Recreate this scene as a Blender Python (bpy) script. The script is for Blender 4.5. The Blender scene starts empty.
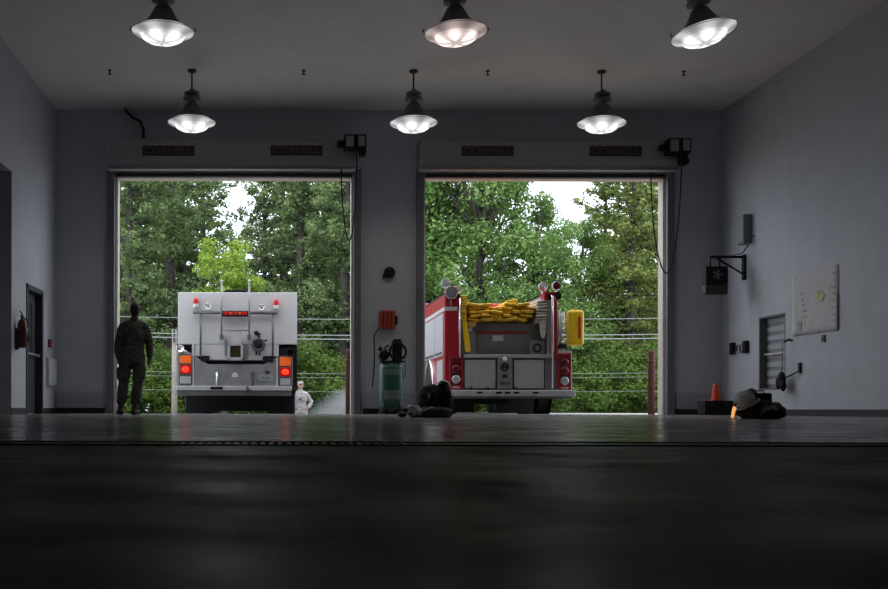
import bpy, math, random
from mathutils import Vector, Matrix, noise
R = math.radians
PI = math.pi
col = bpy.context.scene.collection
F = 990.0; CX = 284.0; HZ = 409.0; CH = 0.09      # focal length in px, principal point, camera height

def WX(px, Y): return (px - CX) * Y / F
def WZ(py, Y): return (HZ - py) * Y / F + CH

# ------------------------------------------------------------------ materials
MATS = {}
def newmat(name):
    m = bpy.data.materials.new(name); m.use_nodes = True
    nt = m.node_tree
    return m, nt, nt.nodes['Principled BSDF']
def mat(name, color, rough=0.5, metal=0.0, var=0.0, scale=8.0, bump=0.0, bscale=60.0, emit=None, estr=0.0, spec=0.5, stretch=None):
    if name in MATS: return MATS[name]
    m, nt, b = newmat(name)
    c = (*color, 1)
    b.inputs['Base Color'].default_value = c
    b.inputs['Roughness'].default_value = rough
    b.inputs['Metallic'].default_value = metal
    b.inputs['Specular IOR Level'].default_value = spec
    if emit:
        b.inputs['Emission Color'].default_value = (*emit, 1)
        b.inputs['Emission Strength'].default_value = estr
    tc = nt.nodes.new('ShaderNodeTexCoord')
    vec = tc.outputs['Object']
    if stretch:
        mp = nt.nodes.new('ShaderNodeMapping'); mp.inputs['Scale'].default_value = stretch
        nt.links.new(vec, mp.inputs['Vector']); vec = mp.outputs['Vector']
    if var > 0:
        n = nt.nodes.new('ShaderNodeTexNoise'); n.inputs['Scale'].default_value = scale; n.inputs['Detail'].default_value = 5
        nt.links.new(vec, n.inputs['Vector'])
        r = nt.nodes.new('ShaderNodeMapRange')
        r.inputs['From Min'].default_value = 0.25; r.inputs['From Max'].default_value = 0.75
        r.inputs['To Min'].default_value = 1 - var; r.inputs['To Max'].default_value = 1 + var
        nt.links.new(n.outputs['Fac'], r.inputs['Value'])
        mx = nt.nodes.new('ShaderNodeVectorMath'); mx.operation = 'SCALE'
        mx.inputs[0].default_value = color
        nt.links.new(r.outputs['Result'], mx.inputs['Scale'])
        nt.links.new(mx.outputs['Vector'], b.inputs['Base Color'])
    if bump > 0:
        n2 = nt.nodes.new('ShaderNodeTexNoise'); n2.inputs['Scale'].default_value = bscale; n2.inputs['Detail'].default_value = 3
        nt.links.new(vec, n2.inputs['Vector'])
        bp = nt.nodes.new('ShaderNodeBump'); bp.inputs['Strength'].default_value = bump; bp.inputs['Distance'].default_value = 0.01
        nt.links.new(n2.outputs['Fac'], bp.inputs['Height'])
        nt.links.new(bp.outputs['Normal'], b.inputs['Normal'])
    MATS[name] = m
    return m

M_wall = mat('wall_paint', (0.485, 0.505, 0.545), 0.75, var=0.06, scale=3, bump=0.25, bscale=35)
M_ceil = mat('ceiling_paint', (0.74, 0.71, 0.69), 0.9, var=0.05, scale=2, bump=0.2, bscale=40)
M_base = mat('rubber_base', (0.02, 0.022, 0.026), 0.6)
M_reveal = mat('reveal_paint', (0.62, 0.55, 0.47), 0.6, var=0.12, scale=6)
M_steel_dark = mat('dark_steel', (0.05, 0.05, 0.055), 0.45, 0.6)
M_steel_grey = mat('painted_grey_steel', (0.17, 0.17, 0.18), 0.5, 0.1, var=0.1, scale=4)
M_hood = mat('hood_sheet', (0.34, 0.34, 0.35), 0.5, 0.3, var=0.06, scale=5)
M_black = mat('black', (0.012, 0.012, 0.014), 0.6, spec=0.2)
M_rubber = mat('tyre_rubber', (0.015, 0.015, 0.015), 0.8, bump=0.3, bscale=40)
M_white = mat('white_enamel', (0.62, 0.61, 0.61), 0.35, var=0.05, scale=1.5)
M_alu = mat('brushed_aluminium', (0.50, 0.50, 0.51), 0.45, 0.3, var=0.14, scale=10, stretch=(1, 1, 8))
M_alu_dull = mat('dull_aluminium', (0.27, 0.27, 0.27), 0.45, 0.3, var=0.18, scale=6)
M_plate = mat('tread_plate', (0.46, 0.44, 0.41), 0.5, 0.35, var=0.2, scale=12, bump=0.5, bscale=90, stretch=(1, 1, 3))
M_chrome = mat('chrome', (0.75, 0.75, 0.77), 0.15, 1.0)
M_red = mat('fire_red', (0.40, 0.018, 0.03), 0.3, var=0.06)
M_redfab = mat('red_plastic', (0.55, 0.035, 0.02), 0.5)
M_orange = mat('orange_plastic', (0.75, 0.055, 0.025), 0.5)
M_yellow = mat('yellow_hose', (0.80, 0.48, 0.03), 0.75, var=0.35, scale=9)
M_yellowp = mat('yellow_plastic', (0.90, 0.58, 0.01), 0.45, var=0.05)
M_cream = mat('cream_canvas', (0.62, 0.58, 0.50), 0.8, var=0.25, scale=14)
M_taillight = mat('lit_tail_light', (0.6, 0.02, 0.01), 0.3, emit=(1.0, 0.035, 0.008), estr=1.6)
M_amber = mat('amber_lens', (0.75, 0.14, 0.02), 0.3, emit=(1.0, 0.13, 0.02), estr=0.22)
M_redlens = mat('red_lens', (0.45, 0.015, 0.02), 0.2, emit=(1.0, 0.02, 0.02), estr=0.10)
M_redlens_off = mat('dark_red_lens', (0.16, 0.012, 0.018), 0.15)
M_clear = mat('clear_lens', (0.55, 0.55, 0.56), 0.15, 0.3)
M_reflstrip = mat('red_reflector_tape', (0.45, 0.06, 0.02), 0.4)
M_green_tank = mat('green_tank', (0.022, 0.10, 0.075), 0.4, var=0.15)
M_bollard = mat('bollard_red', (0.10, 0.028, 0.02), 0.8, var=0.25, scale=8)
M_paper = None

# floor: polished concrete
def floor_mat(nm, f0, f1, ra, rb):
    m, nt, b = newmat(nm)
    tc = nt.nodes.new('ShaderNodeTexCoord')
    n = nt.nodes.new('ShaderNodeTexNoise'); n.inputs['Scale'].default_value = 1.7; n.inputs['Detail'].default_value = 8; n.inputs['Roughness'].default_value = 0.65
    nt.links.new(tc.outputs['Object'], n.inputs['Vector'])
    cr = nt.nodes.new('ShaderNodeValToRGB')
    cr.color_ramp.elements[0].position = 0.3; cr.color_ramp.elements[0].color = (0.13, 0.13, 0.134, 1)
    cr.color_ramp.elements[1].position = 0.75; cr.color_ramp.elements[1].color = (0.40, 0.40, 0.415, 1)
    nt.links.new(n.outputs['Fac'], cr.inputs['Fac']); nt.links.new(cr.outputs['Color'], b.inputs['Base Color'])
    n2 = nt.nodes.new('ShaderNodeTexNoise'); n2.inputs['Scale'].default_value = 5; n2.inputs['Detail'].default_value = 6
    nt.links.new(tc.outputs['Object'], n2.inputs['Vector'])
    mr = nt.nodes.new('ShaderNodeMapRange'); mr.inputs['From Min'].default_value = 0.3; mr.inputs['From Max'].default_value = 0.7
    mr.inputs['To Min'].default_value = ra; mr.inputs['To Max'].default_value = rb
    nt.links.new(n2.outputs['Fac'], mr.inputs['Value']); nt.links.new(mr.outputs['Result'], b.inputs['Roughness'])
    b.inputs['Specular IOR Level'].default_value = 0.14
    n3 = nt.nodes.new('ShaderNodeTexNoise'); n3.inputs['Scale'].default_value = 26; n3.inputs['Detail'].default_value = 5
    nt.links.new(tc.outputs['Object'], n3.inputs['Vector'])
    bp = nt.nodes.new('ShaderNodeBump'); bp.inputs['Strength'].default_value = 0.15; bp.inputs['Distance'].default_value = 0.004
    nt.links.new(n3.outputs['Fac'], bp.inputs['Height']); nt.links.new(bp.outputs['Normal'], b.inputs['Normal'])
    # worn, matt concrete showing between patches of sealer
    df = nt.nodes.new('ShaderNodeBsdfDiffuse'); nt.links.new(cr.outputs['Color'], df.inputs['Color'])
    n4 = nt.nodes.new('ShaderNodeTexNoise'); n4.inputs['Scale'].default_value = 3.1; n4.inputs['Detail'].default_value = 7; n4.inputs['Roughness'].default_value = 0.6
    nt.links.new(tc.outputs['Object'], n4.inputs['Vector'])
    m4 = nt.nodes.new('ShaderNodeMapRange'); m4.inputs['From Min'].default_value = 0.35; m4.inputs['From Max'].default_value = 0.65
    m4.inputs['To Min'].default_value = f0; m4.inputs['To Max'].default_value = f1
    nt.links.new(n4.outputs['Fac'], m4.inputs['Value'])
    mx = nt.nodes.new('ShaderNodeMixShader'); nt.links.new(m4.outputs[0], mx.inputs['Fac'])
    nt.links.new(df.outputs[0], mx.inputs[1]); nt.links.new(b.outputs[0], mx.inputs[2])
    nt.links.new(mx.outputs[0], nt.nodes['Material Output'].inputs['Surface'])
    return m
M_floor = floor_mat('worn_concrete', 0.10, 0.58, 0.28, 0.45)
M_floor_far = floor_mat('sealed_concrete', 0.35, 0.95, 0.10, 0.26)

def leaf_mat(name, c1, c2):
    m = bpy.data.materials.new(name); m.use_nodes = True
    nt = m.node_tree; nt.nodes.clear()
    out = nt.nodes.new('ShaderNodeOutputMaterial')
    tc = nt.nodes.new('ShaderNodeTexCoord')
    n = nt.nodes.new('ShaderNodeTexNoise'); n.inputs['Scale'].default_value = 0.9; n.inputs['Detail'].default_value = 6; n.inputs['Roughness'].default_value = 0.7
    nt.links.new(tc.outputs['Object'], n.inputs['Vector'])
    cr = nt.nodes.new('ShaderNodeValToRGB')
    cr.color_ramp.elements[0].position = 0.32; cr.color_ramp.elements[0].color = (*c1, 1)
    cr.color_ramp.elements[1].position = 0.68; cr.color_ramp.elements[1].color = (*c2, 1)
    nt.links.new(n.outputs['Fac'], cr.inputs['Fac'])
    d = nt.nodes.new('ShaderNodeBsdfDiffuse'); t = nt.nodes.new('ShaderNodeBsdfTranslucent')
    nt.links.new(cr.outputs['Color'], d.inputs['Color']); nt.links.new(cr.outputs['Color'], t.inputs['Color'])
    mx = nt.nodes.new('ShaderNodeMixShader'); mx.inputs['Fac'].default_value = 0.4
    nt.links.new(d.outputs[0], mx.inputs[1]); nt.links.new(t.outputs[0], mx.inputs[2])
    nt.links.new(mx.outputs[0], out.inputs['Surface'])
    return m
L_pine = leaf_mat('pine_needles', (0.035, 0.062, 0.03), (0.27, 0.36, 0.15))
L_pineo = leaf_mat('olive_pine_needles', (0.055, 0.085, 0.028), (0.27, 0.32, 0.10))
L_broad = leaf_mat('broad_leaves', (0.06, 0.12, 0.04), (0.26, 0.40, 0.12))
L_bright = leaf_mat('bright_leaves', (0.15, 0.25, 0.045), (0.33, 0.44, 0.08))
L_bush = leaf_mat('bush_leaves', (0.035, 0.065, 0.022), (0.14, 0.21, 0.05))
M_bark = mat('bark', (0.055, 0.046, 0.04), 0.9, var=0.3, scale=6, bump=0.6, bscale=20)
M_skin = mat('skin', (0.42, 0.24, 0.17), 0.55)
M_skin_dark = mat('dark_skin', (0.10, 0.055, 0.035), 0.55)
M_hair = mat('black_hair', (0.01, 0.009, 0.008), 0.7)

def camo(name, a, b_, c_):
    m, nt, b = newmat(name)
    tc = nt.nodes.new('ShaderNodeTexCoord')
    v = nt.nodes.new('ShaderNodeTexVoronoi'); v.inputs['Scale'].default_value = 22
    n = nt.nodes.new('ShaderNodeTexNoise'); n.inputs['Scale'].default_value = 9; n.inputs['Detail'].default_value = 4
    nt.links.new(tc.outputs['Object'], n.inputs['Vector']); nt.links.new(tc.outputs['Object'], v.inputs['Vector'])
    mx = nt.nodes.new('ShaderNodeMix'); mx.inputs['Factor'].default_value = 0.5
    nt.links.new(n.outputs['Fac'], mx.inputs['A']); nt.links.new(v.outputs['Distance'], mx.inputs['B'])
    cr = nt.nodes.new('ShaderNodeValToRGB'); cr.color_ramp.interpolation = 'CONSTANT'
    e = cr.color_ramp.elements; e[0].position = 0; e[0].color = (*a, 1); e[1].position = 0.42; e[1].color = (*b_, 1)
    k = e.new(0.56); k.color = (*c_, 1)
    nt.links.new(mx.outputs['Result'], cr.inputs['Fac']); nt.links.new(cr.outputs['Color'], b.inputs['Base Color'])
    b.inputs['Roughness'].default_value = 0.9
    b.inputs['Specular IOR Level'].default_value = 0.2
    return m
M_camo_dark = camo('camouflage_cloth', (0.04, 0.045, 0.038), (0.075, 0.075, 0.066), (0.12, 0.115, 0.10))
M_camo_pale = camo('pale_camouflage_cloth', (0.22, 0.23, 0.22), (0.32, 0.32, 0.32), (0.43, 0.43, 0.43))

# ------------------------------------------------------------------ mesh builder
class MB:
    def __init__(self):
        self.v = []; self.f = []; self.s = []; self.mi = []; self.cur = 0
    def add(self, vs, fs, smooth=False):
        o = len(self.v); self.v += [tuple(p) for p in vs]
        for f in fs:
            self.f.append(tuple(i + o for i in f)); self.s.append(smooth); self.mi.append(self.cur)
        return self
    def box(self, x0, x1, y0, y1, z0, z1, rot=None, piv=None):
        if x0 > x1: x0, x1 = x1, x0
        if y0 > y1: y0, y1 = y1, y0
        if z0 > z1: z0, z1 = z1, z0
        vs = [Vector(p) for p in ((x0,y0,z0),(x1,y0,z0),(x1,y1,z0),(x0,y1,z0),(x0,y0,z1),(x1,y0,z1),(x1,y1,z1),(x0,y1,z1))]
        if rot is not None:
            c = Vector(piv) if piv is not None else sum(vs, Vector()) / 8
            vs = [rot @ (p - c) + c for p in vs]
        return self.add(vs, [(0,3,2,1),(4,5,6,7),(0,1,5,4),(1,2,6,5),(2,3,7,6),(3,0,4,7)])
    def prism_xz(self, poly, y0, y1):
        n = len(poly)
        a = sum(poly[i][0]*poly[(i+1)%n][1]-poly[(i+1)%n][0]*poly[i][1] for i in range(n))
        if a < 0: poly = poly[::-1]
        vs = [(x, y0, z) for x, z in poly] + [(x, y1, z) for x, z in poly]
        fs = [tuple(range(n)), tuple(range(2*n-1, n-1, -1))]
        fs += [((i+1) % n, i, n+i, n+(i+1) % n) for i in range(n)]
        return self.add(vs, fs)
    def prism_yz(self, poly, x0, x1):
        n = len(poly)
        a = sum(poly[i][0]*poly[(i+1)%n][1]-poly[(i+1)%n][0]*poly[i][1] for i in range(n))
        if a < 0: poly = poly[::-1]
        vs = [(x0, y, z) for y, z in poly] + [(x1, y, z) for y, z in poly]
        fs = [tuple(range(n-1, -1, -1)), tuple(range(n, 2*n))]
        fs += [(i, (i+1) % n, n+(i+1) % n, n+i) for i in range(n)]
        return self.add(vs, fs)
    def prism_xy(self, poly, z0, z1):
        n = len(poly)
        a = sum(poly[i][0]*poly[(i+1)%n][1]-poly[(i+1)%n][0]*poly[i][1] for i in range(n))
        if a < 0: poly = poly[::-1]
        vs = [(x, y, z0) for x, y in poly] + [(x, y, z1) for x, y in poly]
        fs = [tuple(range(n-1, -1, -1)), tuple(range(n, 2*n))]
        fs += [(i, (i+1) % n, n+(i+1) % n, n+i) for i in range(n)]
        return self.add(vs, fs)
    def tube(self, pts, r, n=10, caps=True, r2=None):
        """round tube along points; r a number or list; r2 second half-axis"""
        pts = [Vector(p) for p in pts]
        m = len(pts)
        rs = r if isinstance(r, (list, tuple)) else [r]*m
        r2s = (r2 if isinstance(r2, (list, tuple)) else [r2]*m) if r2 is not None else rs
        vs = []; ref = None
        for i, p in enumerate(pts):
            t = (pts[min(i+1, m-1)] - pts[max(i-1, 0)]).normalized()
            if ref is None:
                ref = Vector((1, 0, 0)) if abs(t.x) < 0.8 else Vector((0, 1, 0))
            u = (ref - t*ref.dot(t)).normalized(); w = t.cross(u)
            ref = u
            for k in range(n):
                a = 2*PI*k/n
                vs.append(p + u*math.cos(a)*rs[i] + w*math.sin(a)*r2s[i])
        fs = []
        for i in range(m-1):
            for k in range(n):
                fs.append((i*n+k, i*n+(k+1) % n, (i+1)*n+(k+1) % n, (i+1)*n+k))
        self.add(vs, fs, True)
        if caps:
            o = len(self.v) - len(vs)
            self.f.append(tuple(o+k for k in range(n-1, -1, -1))); self.s.append(False); self.mi.append(self.cur)
            self.f.append(tuple(o+(m-1)*n+k for k in range(n))); self.s.append(False); self.mi.append(self.cur)
        return self
    def lathe(self, prof, c=(0,0,0), axis='z', n=24, sx=1, sy=1):
        """prof = [(radius, height)...]"""
        c = Vector(c); vs = []; m = len(prof)
        for r, h in prof:
            for k in range(n):
                a = 2*PI*k/n; x = r*math.cos(a)*sx; y = r*math.sin(a)*sy
                if axis == 'z': vs.append(c + Vector((x, y, h)))
                elif axis == 'y': vs.append(c + Vector((x, h, -y)))
                else: vs.append(c + Vector((h, x, y)))
        fs = []
        for i in range(m-1):
            for k in range(n):
                fs.append((i*n+k, i*n+(k+1) % n, (i+1)*n+(k+1) % n, (i+1)*n+k))
        return self.add(vs, fs, True)
    def ball(self, c, rx, ry=None, rz=None, n=14, m=9, rot=None):
        ry = rx if ry is None else ry; rz = rx if rz is None else rz
        c = Vector(c); vs = [Vector((0,0,-rz))]
        for i in range(1, m):
            a = -PI/2 + PI*i/m
            for k in range(n):
                b = 2*PI*k/n
                vs.append(Vector((rx*math.cos(a)*math.cos(b), ry*math.cos(a)*math.sin(b), rz*math.sin(a))))
        vs.append(Vector((0,0,rz)))
        if rot is not None: vs = [rot @ p for p in vs]
        vs = [p + c for p in vs]
        fs = [(0, 1+(k+1) % n, 1+k) for k in range(n)]
        for i in range(m-2):
            for k in range(n):
                fs.append((1+i*n+k, 1+i*n+(k+1) % n, 1+(i+1)*n+(k+1) % n, 1+(i+1)*n+k))
        t = len(vs)-1; o = 1+(m-2)*n
        fs += [(o+k, o+(k+1) % n, t) for k in range(n)]
        return self.add(vs, fs, True)
    def build(self, name, material, parent=None, bevel=0.0, local=False, seg=1):
        org = Vector((0,0,0))
        if parent is not None and not local:
            p = parent
            while p is not None:
                org += p.location; p = p.parent
        me = bpy.data.meshes.new(name)
        me.from_pydata([(v[0]-org.x, v[1]-org.y, v[2]-org.z) for v in self.v], [], self.f)
        me.polygons.foreach_set('use_smooth', self.s)
        mats = material if isinstance(material, (list, tuple)) else [material]
        for mm in mats: me.materials.append(mm)
        if len(mats) > 1: me.polygons.foreach_set('material_index', self.mi)
        me.update()
        o = bpy.data.objects.new(name, me); col.objects.link(o)
        if parent is not None: o.parent = parent
        if bevel > 0:
            b = o.modifiers.new('bevel', 'BEVEL'); b.width = bevel; b.segments = seg; b.limit_method = 'ANGLE'; b.angle_limit = R(40)
        return o

def tag(o, label, cat, group=None, kind=None):
    o['label'] = label; o['category'] = cat
    if group: o['group'] = group
    if kind: o['kind'] = kind
    return o
def thing(name, label, cat, loc=(0,0,0), rot=(0,0,0), group=None):
    o = bpy.data.objects.new(name, None); col.objects.link(o); o.location = loc; o.rotation_euler = rot
    o.empty_display_size = 0.2
    return tag(o, label, cat, group)
def struct(o, label=None):
    o['kind'] = 'structure'
    if label: o['label'] = label
    return o
def copy_tree(o, parent=None):
    c = o.copy(); col.objects.link(c)
    if parent is not None: c.parent = parent
    for ch in list(o.children): copy_tree(ch, c)
    return c
def text_mesh(s, name, size, material, parent, loc, rot, extrude=0.002, sx=1.0, weight=0.0):
    cu = bpy.data.curves.new(name, 'FONT'); cu.body = s; cu.size = size; cu.extrude = extrude; cu.offset = weight
    cu.align_x = 'CENTER'; cu.align_y = 'CENTER'
    tmp = bpy.data.objects.new('tmp', cu); col.objects.link(tmp)
    dg = bpy.context.evaluated_depsgraph_get()
    me = bpy.data.meshes.new_from_object(tmp.evaluated_get(dg))
    bpy.data.objects.remove(tmp)
    me.materials.clear(); me.materials.append(material)
    o = bpy.data.objects.new(name, me); col.objects.link(o)
    o.parent = parent; o.location = loc; o.rotation_euler = rot; o.scale = (sx, 1, 1)
    return o

# ------------------------------------------------------------------ room shell
YB = 18.0; YO = 18.22; XL = -4.16; XR = 7.96; ZC = 5.53; YF = -4.0
L0, L1 = WX(116, YB), WX(352, YB)       # left bay opening
R0, R1 = WX(424, YB), WX(664, YB)       # right bay opening
ZD = WZ(177, YB)
TY0, TY1 = 2.42, 2.66                   # trench drain across the floor
m = MB(); m.box(XL-4, XR, YF-0.2, TY0, -0.3, 0); m.cur = 1; m.box(XL-4, XR, TY1, YO, -0.3, 0)
m.box(XL-4, XR, TY0, TY1, -0.3, -0.12)
struct(m.build('floor', [M_floor, M_floor_far]), 'dark polished concrete floor of the engine bay')
struct(MB().box(XL-4, XR+0.3, YF-0.2, YO, ZC, ZC+0.25).build('ceiling', M_ceil))
m = MB()
m.box(XL-0.3, L0, YB, YO, 0, ZC); m.box(L1, R0, YB, YO, 0, ZC); m.box(R1, XR+0.3, YB, YO, 0, ZC)
m.box(L0, L1, YB, YO, ZD, ZC); m.box(R0, R1, YB, YO, ZD, ZC)
struct(m.build('wall_back', M_wall))
# right wall with the window recess
WY0, WY1, WZ0, WZ1 = 15.72, 16.6, 0.42, 1.64
m = MB()
m.box(XR, XR+0.3, YF, WY0, 0, ZC); m.box(XR, XR+0.3, WY1, YB, 0, ZC)
m.box(XR, XR+0.3, WY0, WY1, 0, WZ0); m.box(XR, XR+0.3, WY0, WY1, WZ1, ZC)
struct(m.build('wall_right', M_wall))
# left wall with a service door and a wide dark side bay
SY0, SY1, SZ = 6.0, 15.1, 3.70
DY0, DY1, DZ = 16.0, 17.0, 2.06
m = MB()
m.box(XL-0.3, XL, YF, SY0, 0, ZC); m.box(XL-0.3, XL, SY0, SY1, SZ, ZC); m.box(XL-0.3, XL, SY1, DY0, 0, ZC)
m.box(XL-0.3, XL, DY0, DY1, DZ, ZC); m.box(XL-0.3, XL, DY1, YB, 0, ZC)
struct(m.build('wall_left', M_wall))
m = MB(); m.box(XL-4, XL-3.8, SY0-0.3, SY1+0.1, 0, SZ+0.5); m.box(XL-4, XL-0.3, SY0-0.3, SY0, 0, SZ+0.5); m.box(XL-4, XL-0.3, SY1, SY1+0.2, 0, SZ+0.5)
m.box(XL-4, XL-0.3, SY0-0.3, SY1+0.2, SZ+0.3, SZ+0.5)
struct(m.build('wall_side_bay', mat('side_bay_shade', (0.12, 0.12, 0.13), 0.8)))  # side room is unlit: its darkness is put into the wall colour
struct(MB().box(XL-0.3, XR+0.3, YF-0.3, YF, 0, ZC).build('wall_front', M_wall))
# baseboards
BH = 0.10
struct(MB().box(XL, XL+0.012, SY1, DY0-0.06, 0, BH).box(XL, XL+0.012, DY1+0.06, YB, 0, BH).build('baseboard_left', M_base))
struct(MB().box(XR-0.012, XR, YF, YB, 0, BH).build('baseboard_right', M_base))
struct(MB().box(XL, L0-0.2, YB-0.012, YB, 0, BH).box(L1+0.2, R0-0.2, YB-0.012, YB, 0, BH).box(R1+0.2, XR, YB-0.012, YB, 0, BH).build('baseboard_back', M_base))
# cream door reveals (jambs and heads)
k = 1
for a, b in ((L0, L1), (R0, R1)):
    m = MB(); t = 0.02
    m.box(a, a+t, YB+0.02, YO+0.03, 0, ZD); m.box(b-t, b, YB+0.02, YO+0.03, 0, ZD); m.box(a, b, YB+0.02, YO+0.03, ZD-t, ZD)
    struct(m.build('trim_%d' % k, M_reveal)); k += 1
# low plinths at the foot of the back wall
for a, b in ((WX(57, YB), WX(103, YB)), (WX(361, YB), WX(416, YB)), (WX(675, YB), XR)):
    m = MB(); m.box(a, b, YB-0.05, YB-0.013, 0.10, 0.385)
    struct(m.build('trim_%d' % k, mat('plinth_paint', (0.33, 0.345, 0.38), 0.7), bevel=0.006)); k += 1
# trench drain grate
g = thing('trench_drain', 'long steel trench drain grate across the dark floor', 'drain', (1.9, 2.54, 0))
m = MB(); m.box(XL, XR, TY0, TY0+0.02, -0.05, 0.004); m.box(XL, XR, TY1-0.02, TY1, -0.05, 0.004)
m.build('drain_frame', mat('drain_steel', (0.07, 0.07, 0.065), 0.5, 0.7), g)
m = MB(); x = XL+0.05
while x < XR: m.box(x, x+0.012, TY0+0.02, TY1-0.02, -0.03, 0.001); x += 0.023
m.build('grate', mat('drain_bar', (0.10, 0.10, 0.095), 0.45, 0.7), g)

# ------------------------------------------------------------------ windows and doors of the room
w = MB(); t = 0.03
xr = XR+0.02
w.box(XR+0.0, XR+0.16, WY0, WY0+t, WZ0, WZ1); w.box(XR, XR+0.16, WY1-t, WY1, WZ0, WZ1)
w.box(XR, XR+0.16, WY0, WY1, WZ1-t, WZ1); w.box(XR, XR+0.16, WY0, WY1, WZ0, WZ0+t)
win = struct(w.build('window_1', mat('reveal_shade', (0.13, 0.135, 0.15), 0.6)), 'low recessed window with grey slatted shutter in the right wall')  # recess reveals face away from the light; that shade is in their colour
m = MB(); m.box(XR+0.13, XR+0.14, WY0+t, WY1-t, WZ0+t, WZ1-t)
m.build('shutter_backing', mat('shutter_backing', (0.26, 0.27, 0.30), 0.5), win)
m = MB(); n = 8; hh = (WZ1-WZ0-2*t)/n
for i in range(n):
    z = WZ0+t+hh*i
    m.box(XR+0.118, XR+0.132, WY0+t, WY1-t, z+hh*0.42, z+hh)
m.build('shutter_slats', mat('shutter_slat', (0.42, 0.44, 0.48), 0.5), win, bevel=0.004)
MB().box(XR+0.07, XR+0.10, WY0+t, WY1-t, 1.0, 1.03).build('window_rail', mat('rail_pale', (0.6, 0.6, 0.6), 0.5), win)

d = MB()
d.box(XL-0.14, XL+0.015, DY0-0.05, DY0+0.03, 0, DZ+0.05); d.box(XL-0.14, XL+0.015, DY1-0.03, DY1+0.05, 0, DZ+0.05); d.box(XL-0.14, XL+0.015, DY0-0.05, DY1+0.05, DZ-0.03, DZ+0.05)
d.box(XL-0.14, XL-0.10, DY0+0.03, DY1-0.03, 0.01, 0.95); d.box(XL-0.14, XL-0.10, DY0+0.03, DY1-0.03, 1.85, DZ-0.03)
d.box(XL-0.14, XL-0.10, DY0+0.03, DY0+0.30, 0.95, 1.85); d.box(XL-0.14, XL-0.10, DY1-0.30, DY1-0.03, 0.95, 1.85)
door = struct(d.build('door_1', mat('door_paint', (0.045, 0.045, 0.05), 0.45)), 'dark steel service door in the left wall')
MB().box(XL-0.125, XL-0.115, DY0+0.30, DY1-0.30, 0.95, 1.85).build('door_glass', mat('door_glass', (0.10, 0.11, 0.12), 0.15), door)
m = MB(); m.tube([(XL-0.03, DY0+0.08, 0.99), (XL-0.03, DY1-0.08, 0.99)], 0.022, 8); m.box(XL-0.10, XL-0.03, DY0+0.08, DY0+0.12, 0.96, 1.02); m.box(XL-0.10, XL-0.03, DY1-0.12, DY1-0.08, 0.96, 1.02)
m.build('push_bar', mat('push_bar', (0.30, 0.30, 0.31), 0.4, 0.5), door)

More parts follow.
